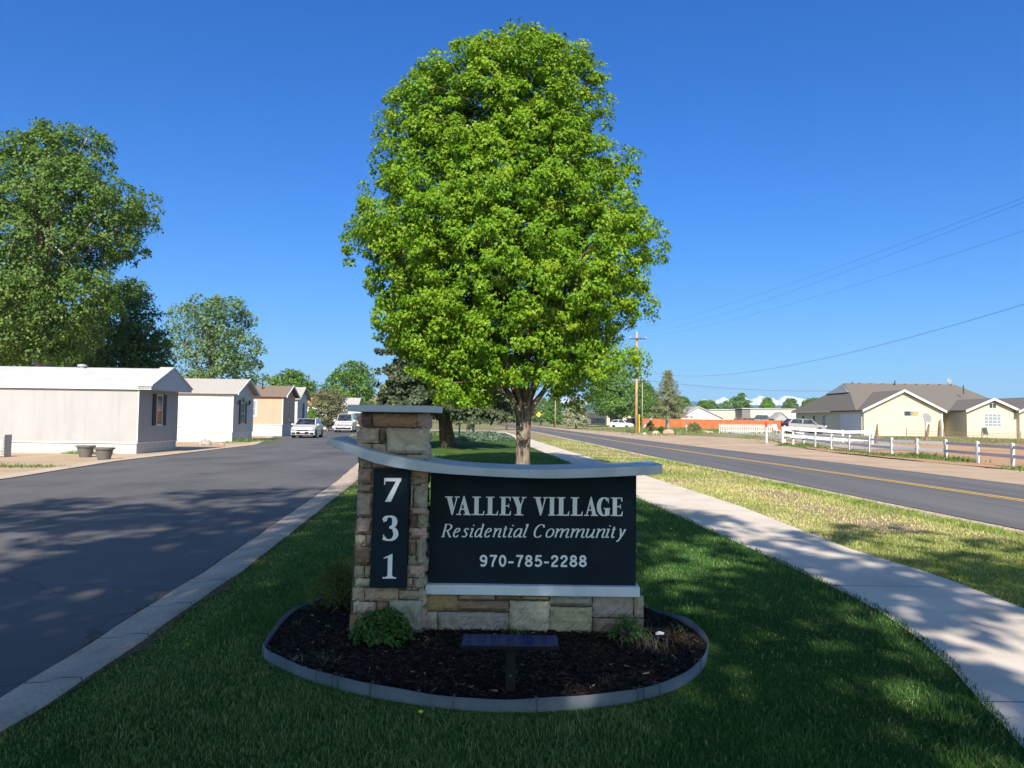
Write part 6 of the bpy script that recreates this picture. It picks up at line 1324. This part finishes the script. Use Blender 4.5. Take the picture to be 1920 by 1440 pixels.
# ================================================================== MOUNTAINS
def ridge(name, label, pts, Y, depth, mtn, seed, rows=14, zb=-20):
    rng = np.random.default_rng(seed); us = np.linspace(pts[0][0], pts[-1][0], 620); vs_ = np.interp(us, [p[0] for p in pts], [p[1] for p in pts])
    V = []; nz = sum(np.sin(us*w_+rng.uniform(0, 6))*a_ for w_, a_ in ((.07, .8), (.19, .7), (.47, .6), (.9, .35), (1.7, .2), (3.1, .15)))
    for r_ in range(rows+1):
        f = r_/rows; back = r_ > rows*.6
        for i, u in enumerate(us):
            top = A(u, vs_[i]-nz[i]*.8, Y); g = f/.6 if f <= .6 else 1-(f-.6)/.4
            y = Y-depth*(1-f/.6) if f <= .6 else Y+depth*(f-.6); rd = math.sin(i*.21+f*9)*.6+math.sin(i*.53+f*4)*.45+rng.normal(0, .25)
            z = zb+(top.z-zb)*max(0, g)**.9 + (top.z-zb)*.22*rd*g*(1-g)
            V.append((top.x*y/Y, y, z))
    k = len(us); F = [(r_*k+i, r_*k+i+1, (r_+1)*k+i+1, (r_+1)*k+i) for r_ in range(rows) for i in range(k-1)]
    return tag(mesh_np(name, V, F, mtn, smooth=False), kind='structure')
t = NT('snow_rock'); g = t.n('ShaderNodeTexCoord'); sp = t.n('ShaderNodeSeparateXYZ'); t.l(g.outputs['Object'], sp.inputs[0]); n = t.noise(.02, 8, .75, co=t.coord((1, 1, .5)))
hgt_ = t.math('ADD', t.math('DIVIDE', sp.outputs['Z'], 260.), t.math('MULTIPLY', n, 1.5)); f = t.ramp(hgt_, [(.80, (0, 0, 0)), (.88, (1, 1, 1))])
c = t.mix(f, (.05, .055, .06), (.88, .88, .90)); m_snow = t.bsdf(c, .8, .1, 0, n, .5, 10)
ridge('mountains', '', [(850, 757), (900, 750), (940, 744), (985, 737), (1000, 742), (1030, 748), (1060, 744), (1090, 747), (1130, 752), (1180, 756), (1240, 758), (1290, 755), (1322, 747), (1336, 751), (1356, 744), (1370, 749), (1390, 741), (1409, 747), (1427, 739.5), (1439, 746), (1448, 745.5), (1457, 750), (1470, 739.5), (1487, 742), (1508, 745), (1522, 746.5), (1545, 750), (1600, 758), (1700, 764)], 6500, 1500, m_snow, 3)
ridge('hills', '', [(780, 768), (900, 762), (1000, 757), (1060, 755), (1120, 757), (1200, 760), (1280, 752), (1310, 751), (1360, 757), (1420, 758), (1480, 759), (1560, 762), (1700, 768), (1900, 775)], 5200, 900, mat('foothill', (.045, .055, .05), .9, .05, bump=0), 4)
ridge('hills', '', [(-900, 772), (-100, 768), (300, 770), (780, 769)], 5200, 900, bpy.data.materials['foothill'], 5)
# ---- the air
t = NT('haze_air'); v_ = t.n('ShaderNodeVolumePrincipled'); v_.inputs['Color'].default_value = (.45, .72, 1.0, 1); v_.inputs['Density'].default_value = 1.25e-4; v_.inputs['Anisotropy'].default_value = 0.0
t.l(v_.outputs[0], t.out.inputs[1]); tag(MB().box(-7000, 7000, -300, 8600, -32, 330).build('haze', t.m), kind='stuff')
# ================================================================== LIGHT
EL, AZ = 36.0, 3.0    # sun behind the viewer, slightly left
sdir = Vector((-math.sin(R(AZ))*math.cos(R(EL)), -math.cos(R(AZ))*math.cos(R(EL)), math.sin(R(EL))))
sun = bpy.data.lights.new('sun', 'SUN'); sun.energy = 5.0; sun.angle = R(.53); sun.color = (1.0, .92, .81)
so = bpy.data.objects.new('sun', sun); COL.objects.link(so); so.rotation_euler = sdir.to_track_quat('Z', 'Y').to_euler(); so.location = (0, -20, 40)
w = bpy.data.worlds.new('World'); scn.world = w; w.use_nodes = True; nt = w.node_tree
sky = nt.nodes.new('ShaderNodeTexSky'); sky.sky_type = 'NISHITA'; sky.sun_disc = False
sky.sun_elevation = R(EL); sky.sun_rotation = math.atan2(sdir.x, sdir.y); sky.altitude = 1500; sky.air_density = 1.0; sky.dust_density = .4; sky.ozone_density = 2.2
sky.altitude = 1500; sky.air_density = 1.5; sky.dust_density = 1; sky.ozone_density = 10
mul = nt.nodes.new('ShaderNodeMix'); mul.data_type = 'RGBA'; mul.blend_type = 'MULTIPLY'; mul.inputs[0].default_value = 1; mul.inputs[7].default_value = (.075, .425, .79, 1); nt.links.new(sky.outputs[0], mul.inputs[6])
tc = nt.nodes.new('ShaderNodeTexCoord'); sx = nt.nodes.new('ShaderNodeSeparateXYZ'); nt.links.new(tc.outputs['Generated'], sx.inputs[0])
m0 = nt.nodes.new('ShaderNodeMath'); m0.operation = 'MAXIMUM'; m0.inputs[1].default_value = 0; nt.links.new(sx.outputs['Z'], m0.inputs[0])
m1 = nt.nodes.new('ShaderNodeMath'); m1.operation = 'DIVIDE'; m1.inputs[1].default_value = -.090; nt.links.new(m0.outputs[0], m1.inputs[0])
m2 = nt.nodes.new('ShaderNodeMath'); m2.operation = 'EXPONENT'; nt.links.new(m1.outputs[0], m2.inputs[0])
sm = nt.nodes.new('ShaderNodeMapRange'); sm.interpolation_type = 'SMOOTHSTEP'; sm.inputs['From Min'].default_value = .05; sm.inputs['From Max'].default_value = -.8; nt.links.new(sx.outputs['Y'], sm.inputs[0])   # sky behind the viewer, round the sun, whitened and brightened to lift the shade
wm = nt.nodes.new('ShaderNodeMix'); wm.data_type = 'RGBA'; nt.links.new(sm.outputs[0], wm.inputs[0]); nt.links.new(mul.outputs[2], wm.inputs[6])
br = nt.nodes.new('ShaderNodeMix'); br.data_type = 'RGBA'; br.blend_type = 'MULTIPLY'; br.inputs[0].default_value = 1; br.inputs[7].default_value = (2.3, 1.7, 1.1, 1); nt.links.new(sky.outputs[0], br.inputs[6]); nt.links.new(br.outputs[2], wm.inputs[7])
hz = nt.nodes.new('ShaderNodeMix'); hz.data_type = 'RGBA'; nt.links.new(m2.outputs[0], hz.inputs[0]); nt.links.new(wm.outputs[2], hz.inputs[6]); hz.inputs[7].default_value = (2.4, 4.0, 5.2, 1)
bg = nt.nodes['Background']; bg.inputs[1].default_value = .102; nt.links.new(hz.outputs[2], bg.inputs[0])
vs = scn.view_settings; vs.view_transform = 'Standard'; vs.look = 'None'; vs.exposure = 0.85; vs.gamma = 1
cy_ = scn.cycles; cy_.max_bounces = 6; cy_.diffuse_bounces = 3; cy_.glossy_bounces = 3; cy_.transmission_bounces = 4; cy_.transparent_max_bounces = 8; cy_.volume_bounces = 0
